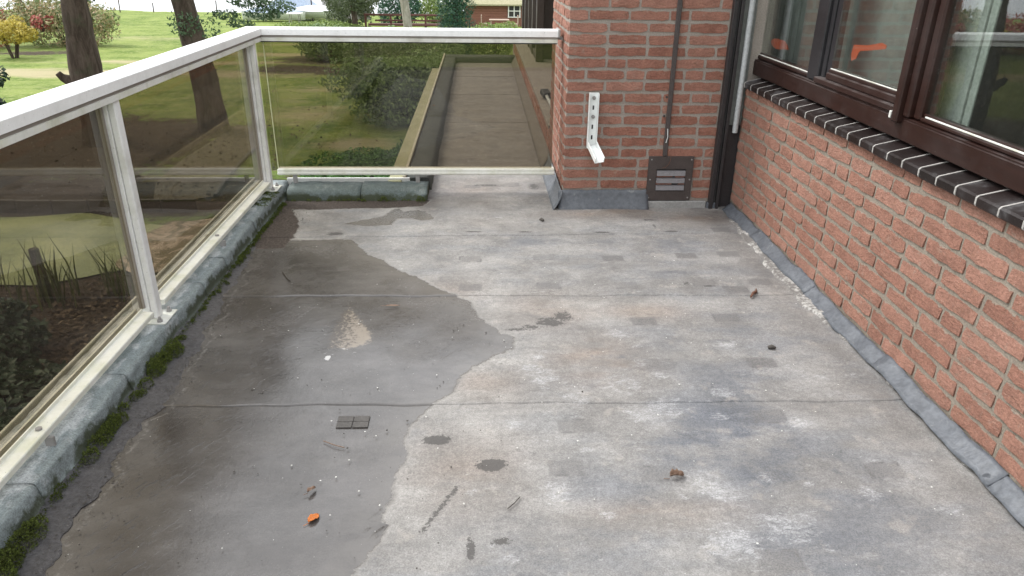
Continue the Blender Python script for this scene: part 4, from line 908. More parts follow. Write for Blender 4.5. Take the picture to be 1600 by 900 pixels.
for i, (x, y) in enumerate([(-.948, 1.558), (-.30, 1.95), (-.24, 2.0), (-.41, 1.86), (-.09, 1.76), (-.79, 2.2), (.35, 2.16), (.02, 2.6), (-.11, 2.62), (-.07, 2.67)]):
    o = link('pebble', pd[i % 4], None, (x, y, .006), (0, 0, i)); tag(o, 'small dark stone crumb lying on the felt floor', 'pebble', 'dark stone crumbs on the floor')
def thing_mesh(b, name, mat, label, cat, loc, rot=0, s=1):
    me = b.mesh(name, mat); o = link(name, me, None, loc, (0, 0, rot)); o.scale = (s, s, s); return tag(o, label, cat)
def leaf_mb(L, W, curl, seed):
    r = random.Random(seed); b = MB(); n_ = 9; vs = []
    for i in range(n_):
        t = i/(n_-1); w = W*math.sin(math.pi*min(.98, t*.93+.05))**.7*(1+r.uniform(-.15, .15)); z = curl*(math.sin(t*3.1+1)*.5+.5)
        vs += [(t*L-L/2, -w, z+curl*.9*r.uniform(.4, 1)), (t*L-L/2, -w*.45, z+.001), (t*L-L/2, 0, z*.6+.001), (t*L-L/2, w*.45, z+.001), (t*L-L/2, w, z+curl*.9*r.uniform(.4, 1))]
    fs = [(i*5+j, (i+1)*5+j, (i+1)*5+j+1, i*5+j+1) for i in range(n_-1) for j in range(4)]
    b.add(vs, fs, 0, True); b.tube([(-L/2, 0, .002), (-L*.7, .003, .003), (-L*.85, .006, .002)], .0008, 5); return b
def put_leaf(b, mat, label, loc, rot):
    me = b.mesh('dead_leaf', mat, False); o = link('dead_leaf', me, None, loc, (0, 0, rot)); tag(o, label, 'leaf'); md = o.modifiers.new('thick', 'SOLIDIFY'); md.thickness = .0006
put_leaf(leaf_mb(.040, .012, .006, 1), M_leaf_or, 'curled orange dead leaf lying on the wet silt', (-.451, 1.556, .002), 1.1)
put_leaf(leaf_mb(.046, .012, .016, 4), M_leaf_br, 'crumpled brown dead leaf lying on the dry felt', (.567, 1.699, .002), .3)
put_leaf(leaf_mb(.060, .005, .003, 6), M_leaf_br, 'narrow pale brown leaf on the silt above the damp hollow', (-.375, 2.844, .009), .1)
put_leaf(leaf_mb(.030, .007, .008, 8), M_leaf_br, 'small dark curled seed husk near the orange leaf', (-.478, 1.665, .006), 1.0)
def twig(pts, r, label, mat=M_twig):
    b = MB(); b.tube(pts, r, 6); o = b.obj('twig', mat); tag(o, label, 'twig')
twig([(1.195, 2.90, .012), (1.215, 2.93, .018), (1.235, 2.95, .014), (1.25, 2.99, .012)], [.004, .007, .006, .002], 'red brown twig on the dry felt near the right wall')
twig([(.355, 3.915, .016), (.345, 3.93, .020), (.335, 3.935, .016)], [.007, .009, .004], 'black lump of dirt on the felt in front of the pillar corner', M_pebble_d)
twig([(1.11, 2.452, .008), (1.124, 2.452, .012), (1.140, 2.45, .008)], [.006, .009, .004], 'small black snail like crumb on the right side of the floor', M_pebble_d)
twig([(.07, 1.58, .004), (.09, 1.60, .006), (.105, 1.625, .004)], .0016, 'thin curved black twig on pale felt near the bottom', M_pebble_d)
twig([(-.93, 3.22, .012), (-.90, 3.16, .012), (-.87, 3.11, .012)], .003, 'dark thin twig on the silt nearest the left kerb', M_pebble_d)
twig([(-.49, 1.90, .004), (-.45, 1.875, .006), (-.42, 1.865, .004)], .0015, 'pale thin straw on the silt below the square felt patch', M_leaf_br)
# small square felt patch in the silt
fp = empty('felt_patch', (-.415, 2.0, .004), 'small square of dark felt divided in four, set in the silt', 'patch')
for (i, j) in ((0, 0), (1, 0), (0, 1), (1, 1)):
    b = MB(); b.box(-.466+i*.052, -.416+i*.052, 1.972+j*.033, 2.0035+j*.033, .0, .0030, c=.0010); b.obj('felt_square', M_patch, fp)

# ------------------------------------------------------------------ GARDEN GROUND
def gz(y): return np.where(y > 22, -2.9-.02*(y-22), -2.9)
def blob2(X, Y, L):
    r = np.zeros_like(X)
    for (x, y, rx, ry, s) in L: r = np.maximum(r, s*np.exp(-(((X-x)/rx)**2+((Y-y)/ry)**2)))
    return r
def grid_mesh(name, xs, ys, zf, mat, attrf):
    X, Y = np.meshgrid(xs, ys); Z = zf(X, Y); V = np.stack([X, Y, Z], -1).reshape(-1, 3); nx = len(xs)
    i = np.arange(len(ys)-1)[:, None]*nx+np.arange(nx-1); F = np.stack([i, i+1, i+nx+1, i+nx], -1).reshape(-1, 4)
    return np_mesh(name, V, F, mat, [(k, 'POINT', v_.ravel()) for k, v_ in attrf(X, Y).items()], True)
def shore(x): return 74.5+1.2*np.sin(x*.09)+.6*np.sin(x*.31)
def ground_attr(X, Y):
    soil = blob2(X, Y, [(-11, 17.5, 5, 3.6, 1.6), (-8.6, 19, 2.6, 2, 1.2), (-6.5, 7, 4.5, 3.2, 2.), (-3, 8, 4, 3, 1.5), (-7, 13.7, 6, 1.3, 1.6), (-7.5, 35, 2.2, 2.5, .9), (-5.4, 30.5, 2.0, 1.5, .9), (-7.5, 31.5, 2.6, 1.8, .9), (-21, 37, 3, 1.5, .8), (-3, 37, 5, 3, .6), (1, 47, 5, 4, .6), (-6.1, 17.2, .9, 2.2, .8), (-5.9, 15, .9, 1.5, .8)])
    straw = blob2(X, Y, [(-16, 30, 14, 1.6, .9), (-12, 33.5, 9, 1.0, .8), (-9, 37, 5, 1.6, .8), (-18, 45, 12, 1.6, .6), (-10, 42, 6, 1., .6), (-5.0, 21.5, 2.0, 2.2, .65), (-5.3, 26, 2.6, 1.4, .55), (-3.2, 17.8, 1.6, .8, .9), (-6.0, 24, 1.2, 1.6, .5), (-14, 26, 8, 1.0, .4), (-20, 55, 20, 4, .35)])
    return dict(soil=soil, straw=straw)
n = NT('garden_ground'); soil, straw = n.attr('soil'), n.attr('straw')
g1 = n.noise(.7, 4, .6); g2 = n.noise(5, 5, .65); g3 = n.noise(34, 4, .7); g4 = n.noise(1.6, 5, .7, stretch=(.35, 1, 1))
gr = n.mix(n.ss(g1, .35, .65), (.10, .155, .028), (.20, .25, .065)); gr = n.mix(n.ss(g2, .45, .72, 0, .8), gr, (.29, .31, .12)); gr = vary(n, gr, .72, 1.3, g3)
stc = n.mix(g3, (.26, .205, .105), (.46, .42, .28)); gr = n.mix(n.ss(n.math('ADD', n.math('MULTIPLY', straw, .9), n.math('SUBTRACT', g4, .5)), .28, .75, 0, .9), gr, stc)
gr = n.mix(n.ss(g4, .60, .72, 0, .55), gr, (.36, .36, .18))
so = n.mix(g2, (.036, .028, .021), (.085, .065, .046)); so = vary(n, so, .6, 1.4, g3); so = n.mix(n.ss(n.noise(60, 2, .5), .66, .70, 0, .8), so, (.28, .20, .13))
c = n.mix(n.ss(n.math('ADD', soil, n.math('ADD', n.math('MULTIPLY', n.math('SUBTRACT', g2, .5), 1.3), n.math('SUBTRACT', g4, .5))), .36, .70), gr, so)
n.bsdf(c, .95, nrm=n.bump(n.math('ADD', g3, g2), .05, .7), spec=.15); M_ground = n.m
xs = np.arange(-60, 45.1, .5); ysg = np.concatenate([np.arange(-30, 4, 2), np.arange(4, 40, .4), np.arange(40, 75, .7)])
def zf(X, Y): return gz(Y)+.04*np.sin(X*.9)*np.sin(Y*.7)*(Y > 20)-np.clip((Y-shore(X)+.6)*.8, 0, 1)
o = link('garden_ground', grid_mesh('garden_ground', xs, ysg, zf, M_ground, ground_attr)); tag(o, 'sloping lawn and leaf covered soil of the garden', None, kind='structure')
def noisy_disc(name, cx, cy, rx, ry, z, mat, seed, label, m=64, attr=None):
    r = random.Random(seed); ph = [r.uniform(0, 6) for _ in range(4)]
    vs = [(cx, cy, z)]+[(cx+rx*math.cos(a)*(1+.10*math.sin(3*a+ph[0])+.06*math.sin(7*a+ph[1])+.02*math.sin(19*a+ph[2])), cy+ry*math.sin(a)*(1+.08*math.sin(4*a+ph[3])+.05*math.sin(9*a+ph[1])), z) for a in [2*math.pi*i/m for i in range(m)]]
    b = MB(); b.add(vs, [(0, i+1, (i+1) % m+1) for i in range(m)]); o = b.obj(name, mat); tag(o, label, None, kind='structure'); return o
n = NT('duckweed_water'); f = n.noise(.8, 4, .6); g = n.noise(16, 4, .7); c = n.mix(n.ss(f, .4, .6), (.155, .19, .065), (.27, .30, .115)); c = vary(n, c, .85, 1.12, g); n.bsdf(c, .35, nrm=n.bump(g, .003, .4)); M_pond = n.m
noisy_disc('pond_water', -7.9, 10.9, 3.3, 1.65, -2.874, M_pond, 3, 'still green duckweed pond in the garden')
n = NT('pale_sandy_mud'); f = n.noise(2.6, 5, .65, dist=1.5); g = n.noise(40, 4, .7); c = n.mix(n.ss(f, .42, .58), (.15, .12, .06), (.42, .33, .25)); c = vary(n, c, .75, 1.2, g); n.bsdf(c, .6, nrm=n.bump(g, .01, .5)); M_sand = n.m
noisy_disc('mud_bank', -4.55, 11.1, 1.0, 1.25, -2.866, M_sand, 8, 'pale muddy sand bank beside the pond')
n = NT('garden_path_surface'); f = n.noise(3, 5, .6); g = n.noise(40, 4, .7); c = n.mix(f, (.10, .085, .06), (.18, .15, .11)); c = vary(n, c, .7, 1.25, g); n.bsdf(c, .95, nrm=n.bump(g, .02, .6)); M_path = n.m
b = MB(); pa = [(-6.45, 20.4), (-6.5, 18.3), (-6.6, 16.3), (-6.5, 14.6), (-6.0, 13.2), (-5.0, 13.6), (-5.2, 15.0), (-5.3, 17.3), (-5.5, 19.0), (-5.75, 20.6)]
b.add([(x, y, -2.884) for x, y in pa], [tuple(range(len(pa)))]); tag(b.obj('garden_path', M_path), 'brown leaf strewn path curving past the right tree', None, kind='structure')
b = MB(); b.tube([(-5.0, 13.6, -2.87), (-5.18, 15.0, -2.87), (-5.28, 17.3, -2.87)], .045, 6); tag(b.obj('path_edging', M_timber_far), 'dark timber edging along the right side of the garden path', 'edging')
# lake
n = NT('lake_water'); w1 = n.noise(1.6, 4, .6, stretch=(.4, 1, 1)); n.bsdf((.05, .065, .07), .08, nrm=n.bump(w1, .02, .35), spec=.8); M_lake = n.m
b = MB(); b.add([(-900, 60, -4.25), (900, 60, -4.25), (900, 1500, -4.25), (-900, 1500, -4.25)], [(0, 1, 2, 3)]); tag(b.obj('lake_water', M_lake), 'pale bright lake water beyond the meadow', None, kind='structure')
b = MB(); b.add([(-900, -400, -5), (900, -400, -5), (900, 76, -5), (-900, 76, -5)], [(0, 1, 2, 3)]); tag(b.obj('outer_ground', M_ground), 'ground sheet beyond the garden', None, kind='structure')
# pond edge board
pe = MB(); 
for k in range(9): pe.box(-10.6+k*.62, -10.6+k*.62+.60, 12.68+.03*math.sin(k), 12.74+.03*math.sin(k), -2.95, -2.66, c=.01)
tag(pe.obj('pond_edging', M_timber_far), 'dark board edging along the far side of the pond', 'edging')

# ------------------------------------------------------------------ foliage
def leaves(P_, Nrm, size, aspect=.45, spread=.6, fold=True):
    N = len(P_); d = Nrm+rng.normal(0, spread, (N, 3)); d /= np.linalg.norm(d, axis=1)[:, None]+1e-9
    t = np.cross(d, rng.normal(0, 1, (N, 3))); t /= np.linalg.norm(t, axis=1)[:, None]+1e-9; w = np.cross(d, t)
    s = size*(.6+.8*rng.random((N, 1)))
    a = P_-t*s*.5; c = P_+t*s*.5; b_ = P_+w*s*aspect*.5+d*s*.06; e = P_-w*s*aspect*.5+d*s*.06
    return np.stack([a, b_, c, e], 1).reshape(-1, 3), np.arange(4*N).reshape(-1, 4)
def foliage_obj(name, parts, mat, parent, size, aspect=.45, spread=.7, density=1., hollow=.72):
    """parts: list of ellipsoid lobes (x,y,z,rx,ry,rz,n)"""
    Ps, Ns, vr = [], [], []
    for (x, y, z, rx, ry, rz, n_) in parts:
        n_ = int(n_*density); u = rng.normal(0, 1, (n_, 3)); u /= np.linalg.norm(u, axis=1)[:, None]
        ph = rng.uniform(0, 6, 6)
        bump_ = 1+.10*np.sin(5*u[:, 0]+ph[0])*np.sin(5*u[:, 1]+ph[1])+.09*np.sin(11*u[:, 2]+ph[2])*np.sin(9*u[:, 0]+ph[3])+.05*np.sin(23*u[:, 1]+ph[4])*np.sin(21*u[:, 2]+ph[5])
        rad = bump_*(hollow+(1-hollow)*rng.random(n_)**.5+np.where(rng.random(n_) < .06, rng.random(n_)*.10, 0))
        P_ = np.stack([x+u[:, 0]*rx*rad, y+u[:, 1]*ry*rad, z+u[:, 2]*rz*rad], 1); Ps.append(P_); Ns.append(u/np.array([rx, ry, rz])*min(rx, ry, rz)); vr.append(np.clip(.10+.85*rng.random(n_), 0, 1))
    P_ = np.concatenate(Ps); N_ = np.concatenate(Ns)+np.array([0, 0, .35]); V, F = leaves(P_, N_, size, aspect, spread)
    return link(name, np_mesh(name, V, F, mat, [('var', 'FACE', np.concatenate(vr))]), parent)
def lobes(cx, cy, base, rx, ry, h, k, n_tot, seed):
    r = random.Random(seed); out = [(cx, cy, base+h*.45, rx*.86, ry*.86, h*.52, int(n_tot*.35))]
    for i in range(k):
        a = 2*math.pi*i/k+r.uniform(-.4, .4); q = r.uniform(.45, .8); zz = r.uniform(.25, .75)
        out.append((cx+math.cos(a)*rx*q, cy+math.sin(a)*ry*q, base+h*zz, rx*r.uniform(.32, .5), ry*r.uniform(.32, .5), h*r.uniform(.24, .36), int(n_tot*.65/k)))
    return out
def stems(b, cx, cy, base, h, k, r0, seed, spread=.3):
    r = random.Random(seed)
    for i in range(k):
        a = r.uniform(0, 6.28); q = r.uniform(0, .12); e = spread*h
        b.tube([(cx+math.cos(a)*q, cy+math.sin(a)*q, base-.05), (cx+math.cos(a)*(q+e*.4), cy+math.sin(a)*(q+e*.4), base+h*.45), (cx+math.cos(a)*(q+e), cy+math.sin(a)*(q+e), base+h*.85)], [r0, r0*.7, r0*.3], 6)
    return b
def shrub(name, cx, cy, rx, ry, h, mat, size, n_, label, cat='shrub', group=None, k=9, seed=1, bark=M_bark, base=None, lift=0., st=5, aspect=.45):
    base = float(gz(cy)) if base is None else base
    t = empty(name, (cx, cy, base), label, cat, group)
    foliage_obj('foliage', lobes(cx, cy, base+lift, rx, ry, h-lift, k, n_, seed), mat, t, size, aspect)
    stems(MB(), cx, cy, base, h*.8, st, .03+.01*h, seed).obj('stem', bark, t); return t
shrub('shrub', -1.80, 21.1, 2.05, 1.95, 1.70, M_rhodo, .12, 22000, 'large dark rhododendron bush on the lawn beside the narrow roof', k=17, seed=3)
shrub('shrub', -2.9, 24.6, 1.35, 1.3, 1.85, M_olive, .11, 7000, 'lighter bush behind the large rhododendron on the lawn', k=9, seed=5)
shrub('shrub', -6.6, 34.9, 1.7, 1.4, 1.5, M_rhodo, .15, 5000, 'leftmost of the bushes seen just under the far handrail', k=8, seed=7)
shrub('shrub', -4.1, 32.9, 1.75, 1.5, 1.6, M_rhodo, .15, 5000, 'wide bush in the middle of the row under the far handrail', k=9, seed=9)
shrub('shrub', -1.9, 30.5, 1.3, 1.5, 1.5, M_rhodo, .14, 4500, 'bush left of the dark conifer foot under the far handrail', k=8, seed=12)
shrub('shrub', .75, 37.0, 1.3, 1.2, 1.5, M_light, .14, 3500, 'yellow green bush right of the dark conifer foot', k=8, seed=13)
shrub('hedge_shrub', -2.2, 14.2, 1.35, 1.9, .50, M_hedge, .075, 17000, 'fresh green low hedge close below the far pane', 'hedge', k=12, seed=15)
shrub('hedge_shrub', -.9, 15.6, 1.0, 2.0, .75, M_hedge, .075, 9000, 'green hedge end tucked against the narrow roof', 'hedge', k=8, seed=16)
shrub('shrub', -5.75, 7.2, .95, .9, .6, M_dark, .10, 7000, 'dark leafy shrub at the bottom left behind the near pane', k=9, seed=18, aspect=.6)
shrub('shrub', -4.35, 6.1, 1.1, .8, .5, M_dark, .10, 7000, 'low dark shrub right below the near pane', k=9, seed=19, aspect=.6)
shrub('shrub', -7.5, 8.5, .85, .8, 1.0, M_rhodo, .08, 6000, 'green shrub by the pond at the left edge', k=9, seed=20)
shrub('autumn_shrub', -21.2, 40.5, 2.9, 1.8, 2.35, M_autumn, .17, 8000, 'large autumn coloured shrub left of the leaning tree', k=12, seed=21)
shrub('autumn_shrub', -24.6, 39.2, 1.5, 1.4, 2.1, M_red, .16, 3500, 'red leaved shrub at the left edge behind the yellow bush', k=8, seed=22)
shrub('autumn_shrub', -21.4, 39.0, .55, .5, .75, M_red, .14, 500, 'small red clump in front of the big autumn shrub', base=-2.4, k=4, seed=23)
shrub('yellow_shrub', -20.6, 34.9, .95, .9, 1.65, M_yellow, .12, 3600, 'bright yellow shrub with bare stems at the left', k=8, seed=24, lift=.65, st=9)
shrub('bare_rose_shrub', -33, 66, 1.3, 1.3, 2.6, M_dark, .22, 1500, 'dark wispy shrub at the lake shore beside the leaning tree', k=8, seed=25)
shrub('shrub', -9.5, 46.5, 3.0, 1.2, .95, M_light, .16, 5000, 'low light green shrubs behind the handrail corner', k=11, seed=26)
shrub('shrub', -8.4, 52, 1.7, 1.5, 2.7, M_olive, .17, 5000, 'rounded olive green bush behind the railing corner', k=9, seed=27)
shrub('shrub', -5.8, 57.5, 1.8, 1.5, 2.8, M_conif, .17, 4500, 'blue green bush between the olive bush and the pale trunk', k=9, seed=28)
shrub('shrub', -2.6, 60, 2.6, 1.5, 2.4, M_light, .2, 4500, 'yellow green bush behind the dark red bench', k=9, seed=29)
shrub('shrub', 1.3, 45, 1.3, 1.0, 1.0, M_light, .13, 2500, 'small yellow green plants in front of the garden shed', k=6, seed=30)
# columnar conifer
cf = empty('conifer_tree', (-1.05, 35.2, float(gz(35.2))), 'dense blue green columnar conifer beyond the narrow roof', 'tree')
base = float(gz(35.2)); L_ = []
for k in range(26):
    zz = base+.15+k*.27; rr = .86*(1-.55*(k/26)**2); a = k*2.4; L_.append((-1.05+math.cos(a)*.16, 35.2+math.sin(a)*.16, zz, rr*.95, rr*.9, .55, 900))
foliage_obj('foliage', L_, M_conif, cf, .12, .28, .35)
b = MB(); b.tube([(-1.05, 35.2, base-.1), (-1.05, 35.2, base+6.5)], [.16, .05], 8); b.obj('trunk', M_bark, cf)
# leaning mature trees
def tree(label, bx, by, pts, rad, seed, crown, leaf, size, drape=None, extra=None, cat='tree', bark=M_bark, n_ring=18):
    base = float(gz(by)); t = empty('garden_tree', (bx, by, base), label, cat)
    b = MB(); P_ = []; Rr = []
    m = 22
    for i in range(m):
        q = i/(m-1)*(len(pts)-1); j = min(int(q), len(pts)-2); f = q-j
        p = Vector(pts[j]).lerp(Vector(pts[j+1]), f); P_.append(p); Rr.append((rad[j]*(1-f)+rad[j+1]*f)*(1+.04*math.sin(i*2.1+seed)))
    st = random.getstate(); random.seed(seed); b.tube(P_, Rr, n_ring, jit=.012)
    if extra: extra(b)
    top = P_[-1]
    for i in range(7):
        a = i*2.4+seed; q = P_[-1-(i % 4)*2]; L = 2.2+(i % 3)
        b.tube([q, q+Vector((math.cos(a)*L*.45, math.sin(a)*L*.45, L*.25)), q+Vector((math.cos(a)*L, math.sin(a)*L, L*.4))], [.16, .10, .04], 7)
    b.obj('trunk', bark, t); random.setstate(st)
    foliage_obj('crown', crown, leaf, t, size, .5, .8, hollow=.35)
    return t
def knob(b):
    b.tube([(-9.35, 17.9, -1.50), (-9.60, 17.85, -1.36), (-9.66, 17.82, -1.26)], [.16, .09, .07], 8)
def crown_l(cx, cy, cz, R_, k, n_, seed):
    r = random.Random(seed); out = []
    for i in range(k):
        a = r.uniform(0, 6.28); q = math.sqrt(r.random())*R_; out.append((cx+math.cos(a)*q, cy+math.sin(a)*q, cz+r.uniform(-1.6, 2.2), r.uniform(.8, 1.5), r.uniform(.8, 1.5), r.uniform(.5, .9), n_//k))
    return out
tree('thick brown leaning trunk of the left garden tree, crossing the meadow view', -9.2, 18.0, [(-9.0, 18, -3.0), (-9.05, 18, -2.4), (-9.12, 18, -1.44), (-9.06, 18, -.4), (-9.03, 18, .35), (-8.9, 18, 2.2), (-8.7, 18, 4.6), (-8.5, 18, 6.5)], [.52, .40, .36, .30, .265, .24, .2, .14], 5, crown_l(-8.8, 17, 6.6, 5.2, 40, 26000, 31), M_crown, .2, extra=knob)
tree('brown trunk of the right garden tree with green sprays hanging on its right', -6.8, 19.2, [(-6.80, 19.2, -3.0), (-6.82, 19.2, -2.5), (-6.86, 19.2, -1.6), (-7.0, 19.2, -.5), (-7.09, 19.2, .25), (-7.3, 19.2, 2.4), (-7.5, 19.2, 4.6), (-7.5, 19.3, 6.5)], [.42, .36, .32, .28, .245, .22, .19, .12], 8, crown_l(-7.0, 19.0, 6.8, 4.8, 36, 22000, 33)+
     [(-5.75+.32*i+.05*math.sin(i*3), 19.0+.15*math.sin(i*2), .50-.16*i+.2*math.sin(i*2.3), .45, .30, .16, 330) for i in range(4)]+[(-7.0, 18.85, -.25, .42, .10, .30, 170), (-6.45, 18.9, -.35, .30, .2, .30, 90), (-6.0, 18.9, -.05, .35, .3, .12, 220), (-5.7, 18.9, -.25, .35, .3, .10, 180), (-5.4, 18.9, .25, .5, .3, .16, 380), (-5.30, 18.9, -.42, .28, .2, .09, 70), (-4.95, 18.9, -.05, .25, .2, .08, 60), (-6.1, 19, 1.2, 1.0, .5, .5, 500), (-5.0, 19, 1.4, .9, .5, .5, 400)], M_spray, .085)
# pale trunk
t = empty('garden_tree', (-4.2, 45, float(gz(45))), 'pale smooth slim trunk standing before the dark red bench', 'tree')
b = MB(); b.tube([(-4.02, 45, -3.5), (-4.1, 45, -2.4), (-4.25, 45, -1.1), (-4.4, 45, .6), (-4.5, 45, 3)], [.30, .25, .235, .22, .16], 12, jit=.03); b.tube([(-4.4, 45, .8), (-3.4, 45, 3.2)], [.12, .05], 7); b.obj('trunk', M_bark_pale, t)
foliage_obj('crown', crown_l(-4.3, 45, 4.6, 2.6, 16, 3500, 41), M_light, t, .25, .5, .8, hollow=.3)
# olive trunk under rounded bush, row 0-38
t = empty('garden_tree', (-7.6, 48.5, float(gz(48.5))), 'small grey trunk under a drooping olive crown behind the corner', 'tree')
b = MB(); b.tube([(-7.6, 48.5, -3.5), (-7.65, 48.5, -2.4), (-7.8, 48.5, -.8)], [.2, .17, .12], 9); b.obj('trunk', M_bark, t)
foliage_obj('crown', [(-8.2, 48.5, -1.2, 1.3, 1.2, .95, 2200), (-7.0, 48.5, -.9, 1.3, 1.2, .9, 1800), (-7.6, 48.5, .1, 1.7, 1.5, 1., 2000)], M_olive, t, .16)
# dark sprig of holly at the very left
t = empty('garden_tree', (-9.6, 15, -2.9), 'dark evergreen sprigs poking in at the left edge of the view', 'tree')
b = MB(); b.tube([(-10.6, 15, -2.95), (-10.5, 15, -1.), (-10.4, 15, 1.5), (-10.5, 15, 4)], [.16, .13, .1, .05], 8); b.tube([(-10.5, 15, -.9), (-9.8, 15, -.5)], [.04, .015], 6); b.obj('trunk', M_bark, t)
foliage_obj('crown', [(-9.85, 15, -.32, .62, .5, .36, 700), (-9.80, 15, -.95, .62, .5, .34, 600), (-9.9, 15, -1.5, .55, .5, .25, 400), (-10.4, 15, .6, .95, .9, .9, 1500), (-10.5, 15, 2.3, 1.1, 1.1, 1.0, 2000), (-10.5, 15, 3.8, .8, .8, .7, 900)], M_dark, t, .11, .6)
# red-brown pot plant at the lake
t = empty('round_bush', (-40.3, 66, float(gz(66))), 'dark purple round bush at the shore, top left', 'shrub')
foliage_obj('foliage', [(-38.6, 68, -1.9, .9, .9, .85, 1200)], M_red, t, .2); b = MB(); b.tube([(-38.6, 68, -3.9), (-38.6, 68, -2.4)], [.25, .18], 8); b.obj('trunk', M_bark, t)

# reeds and stump by the pond
def reeds(name, cx, cy, n_, h, label, seed, sp=.22):
    r = random.Random(seed); b = MB(); 
    for i in range(n_):
        x, y = cx+r.gauss(0, sp), cy+r.gauss(0, sp*.6); a = r.uniform(0, 6.28); L = h*r.uniform(.5, 1.1); dx, dy = math.cos(a)*L*r.uniform(.05, .5), math.sin(a)*L*r.uniform(.05, .4); w = .011
        px, py = -math.sin(a)*w, math.cos(a)*w
        p = [(x, y, -2.9), (x+dx*.3, y+dy*.3, -2.9+L*.55), (x+dx, y+dy, -2.9+L)]
        b.add([(p[0][0]-px, p[0][1]-py, p[0][2]), (p[0][0]+px, p[0][1]+py, p[0][2]), (p[1][0]+px, p[1][1]+py, p[1][2]), (p[1][0]-px, p[1][1]-py, p[1][2]), p[2]], [(0, 1, 2, 3)]); b.add([(p[1][0]-px, p[1][1]-py, p[1][2]), (p[1][0]+px, p[1][1]+py, p[1][2]), p[2]], [(0, 1, 2)])
    me = b.mesh(name, M_reed, False); at = me.attributes.new('var', 'FLOAT', 'FACE'); at.data.foreach_set('value', [r.random() for _ in me.polygons]); o = link(name, me); tag(o, label, 'reeds')
reeds('reed_clump', -5.75, 9.0, 60, .85, 'clump of dark reeds around the wooden stump by the pond', 1)
reeds('reed_clump', -4.75, 9.2, 46, .75, 'clump of bending reeds at the pond edge near the railing post', 2)
reeds('reed_clump', -6.9, 9.4, 40, .8, 'reeds at the left end of the near pond edge', 3)
b = MB(); b.tube([(-5.72, 9.05, -2.95), (-5.74, 9.05, -2.15)], [.07, .06], 9, jit=.06); tag(b.obj('tree_stump', M_bark), 'short wooden post stump standing among the reeds', 'stump')
# leaf litter
def litter(n_, areas, label):
    P_ = []
    for (x, y, rx, ry, m) in areas: q = rng.normal(0, 1, (m, 2)); P_.append(np.stack([x+q[:, 0]*rx, y+q[:, 1]*ry, np.zeros(m)], 1))
    P_ = np.concatenate(P_); P_ = P_[~((((P_[:, 0]+7.9)/3.4)**2+((P_[:, 1]-10.9)/1.75)**2) < 1)]; P_[:, 2] = gz(P_[:, 1])+.03; V, F = leaves(P_, np.tile([0, 0, 1.], (len(P_), 1)), .075, .6, .35)
    o = link('leaf_litter', np_mesh('leaf_litter', V, F, M_litter, [('var', 'FACE', rng.random(len(P_))**2)])); tag(o, label, 'leaves', kind='stuff')
litter(0, [(-10, 18, 3, 1.8, 900), (-5.5, 8.2, 1.5, 1.2, 2600), (-3.5, 8, 1.5, 1.5, 900), (-7, 13.9, 2.5, .7, 350), (-6, 17, .8, 2, 200), (-7, 31.5, 2, 1.4, 500), (-5, 22, 2, 4, 260)], 'fallen brown leaves strewn over the soil and lawn')

# ------------------------------------------------------------------ far garden things
gs = float(gz(57)); sh = empty('garden_shed', (2, 57, gs), 'red brown garden shed with a mossy roof behind the conifer', 'shed')
for k in range(9): b = MB(); b.box(-1.0, 5.6, 57.0, 57.06, gs+k*.175, gs+k*.175+.165, c=.008); b.obj('wall_board', M_shedwall, sh)
b = MB(); b.box(-1.0, 5.6, 57.07, 60, gs, -2.10); b.obj('wall', M_shedwall, sh)
b = MB(); b.prism([(56.6, -2.16), (56.6, -2.06), (58.6, -.7), (60.6, -2.06), (60.6, -2.16), (58.6, -.82)], 0, -1.25, 5.9); b.obj('roof', M_shedroof, sh)
w = MB(); w.box(2.16, 2.99, 56.94, 56.98, -2.93, -2.13, c=.01); wf = w.obj('window', M_black, sh)
f_ = MB(); 
for xx in (2.12, 2.53, 2.95): f_.box(xx, xx+.07, 56.90, 56.935, -2.95, -2.10, c=.004)
for zz in (-2.97, -2.55, -2.16): f_.box(2.10, 3.04, 56.899, 56.9345, zz, zz+.06, c=.004)
f_.obj('window_frame', M_white, wf)
def table(name, x0, x1, y, top, mat, label, cat='table', legs=((.1), (.9))):
    g = float(gz(y)); t = empty(name, ((x0+x1)/2, y, g), label, cat)
    for k in range(4): b = MB(); b.box(x0, x1, y-.4+k*.2, y-.4+k*.2+.18, top-.05, top, c=.006); b.obj('top_slat', mat, t)
    for xx in (x0+.12, x1-.12):
        for yy in (y-.3, y+.3): b = MB(); b.box(xx-.04, xx+.04, yy-.04, yy+.04, g, top-.051, c=.005); b.obj('leg', mat, t)
    return t
table('garden_table', .70, 2.05, 53, -2.79, M_fur, 'weathered wooden garden table in front of the shed')
def chair(x, y, face, mat, label):
    g = float(gz(y)); t = empty('garden_chair', (x, y, g), label, 'chair'); s = face
    b = MB(); b.box(x-.25, x+.25, y-.25, y+.25, g+.42, g+.46, c=.01); b.obj('seat', mat, t)
    b = MB(); xb = x-.25*s
    b.box(xb-.03, xb+.03, y-.25, y+.25, g+.47, g+1.0, c=.01); b.obj('backrest', mat, t)
    for xx in (x-.22, x+.22):
        for yy in (y-.22, y+.22): b = MB(); b.box(xx-.025, xx+.025, yy-.025, yy+.025, g, g+.42); b.obj('leg', mat, t)
chair(.42, 53, 1, M_fur, 'wooden garden chair left of the garden table'); chair(2.4, 53, -1, M_fur, 'wooden garden chair right of the garden table')
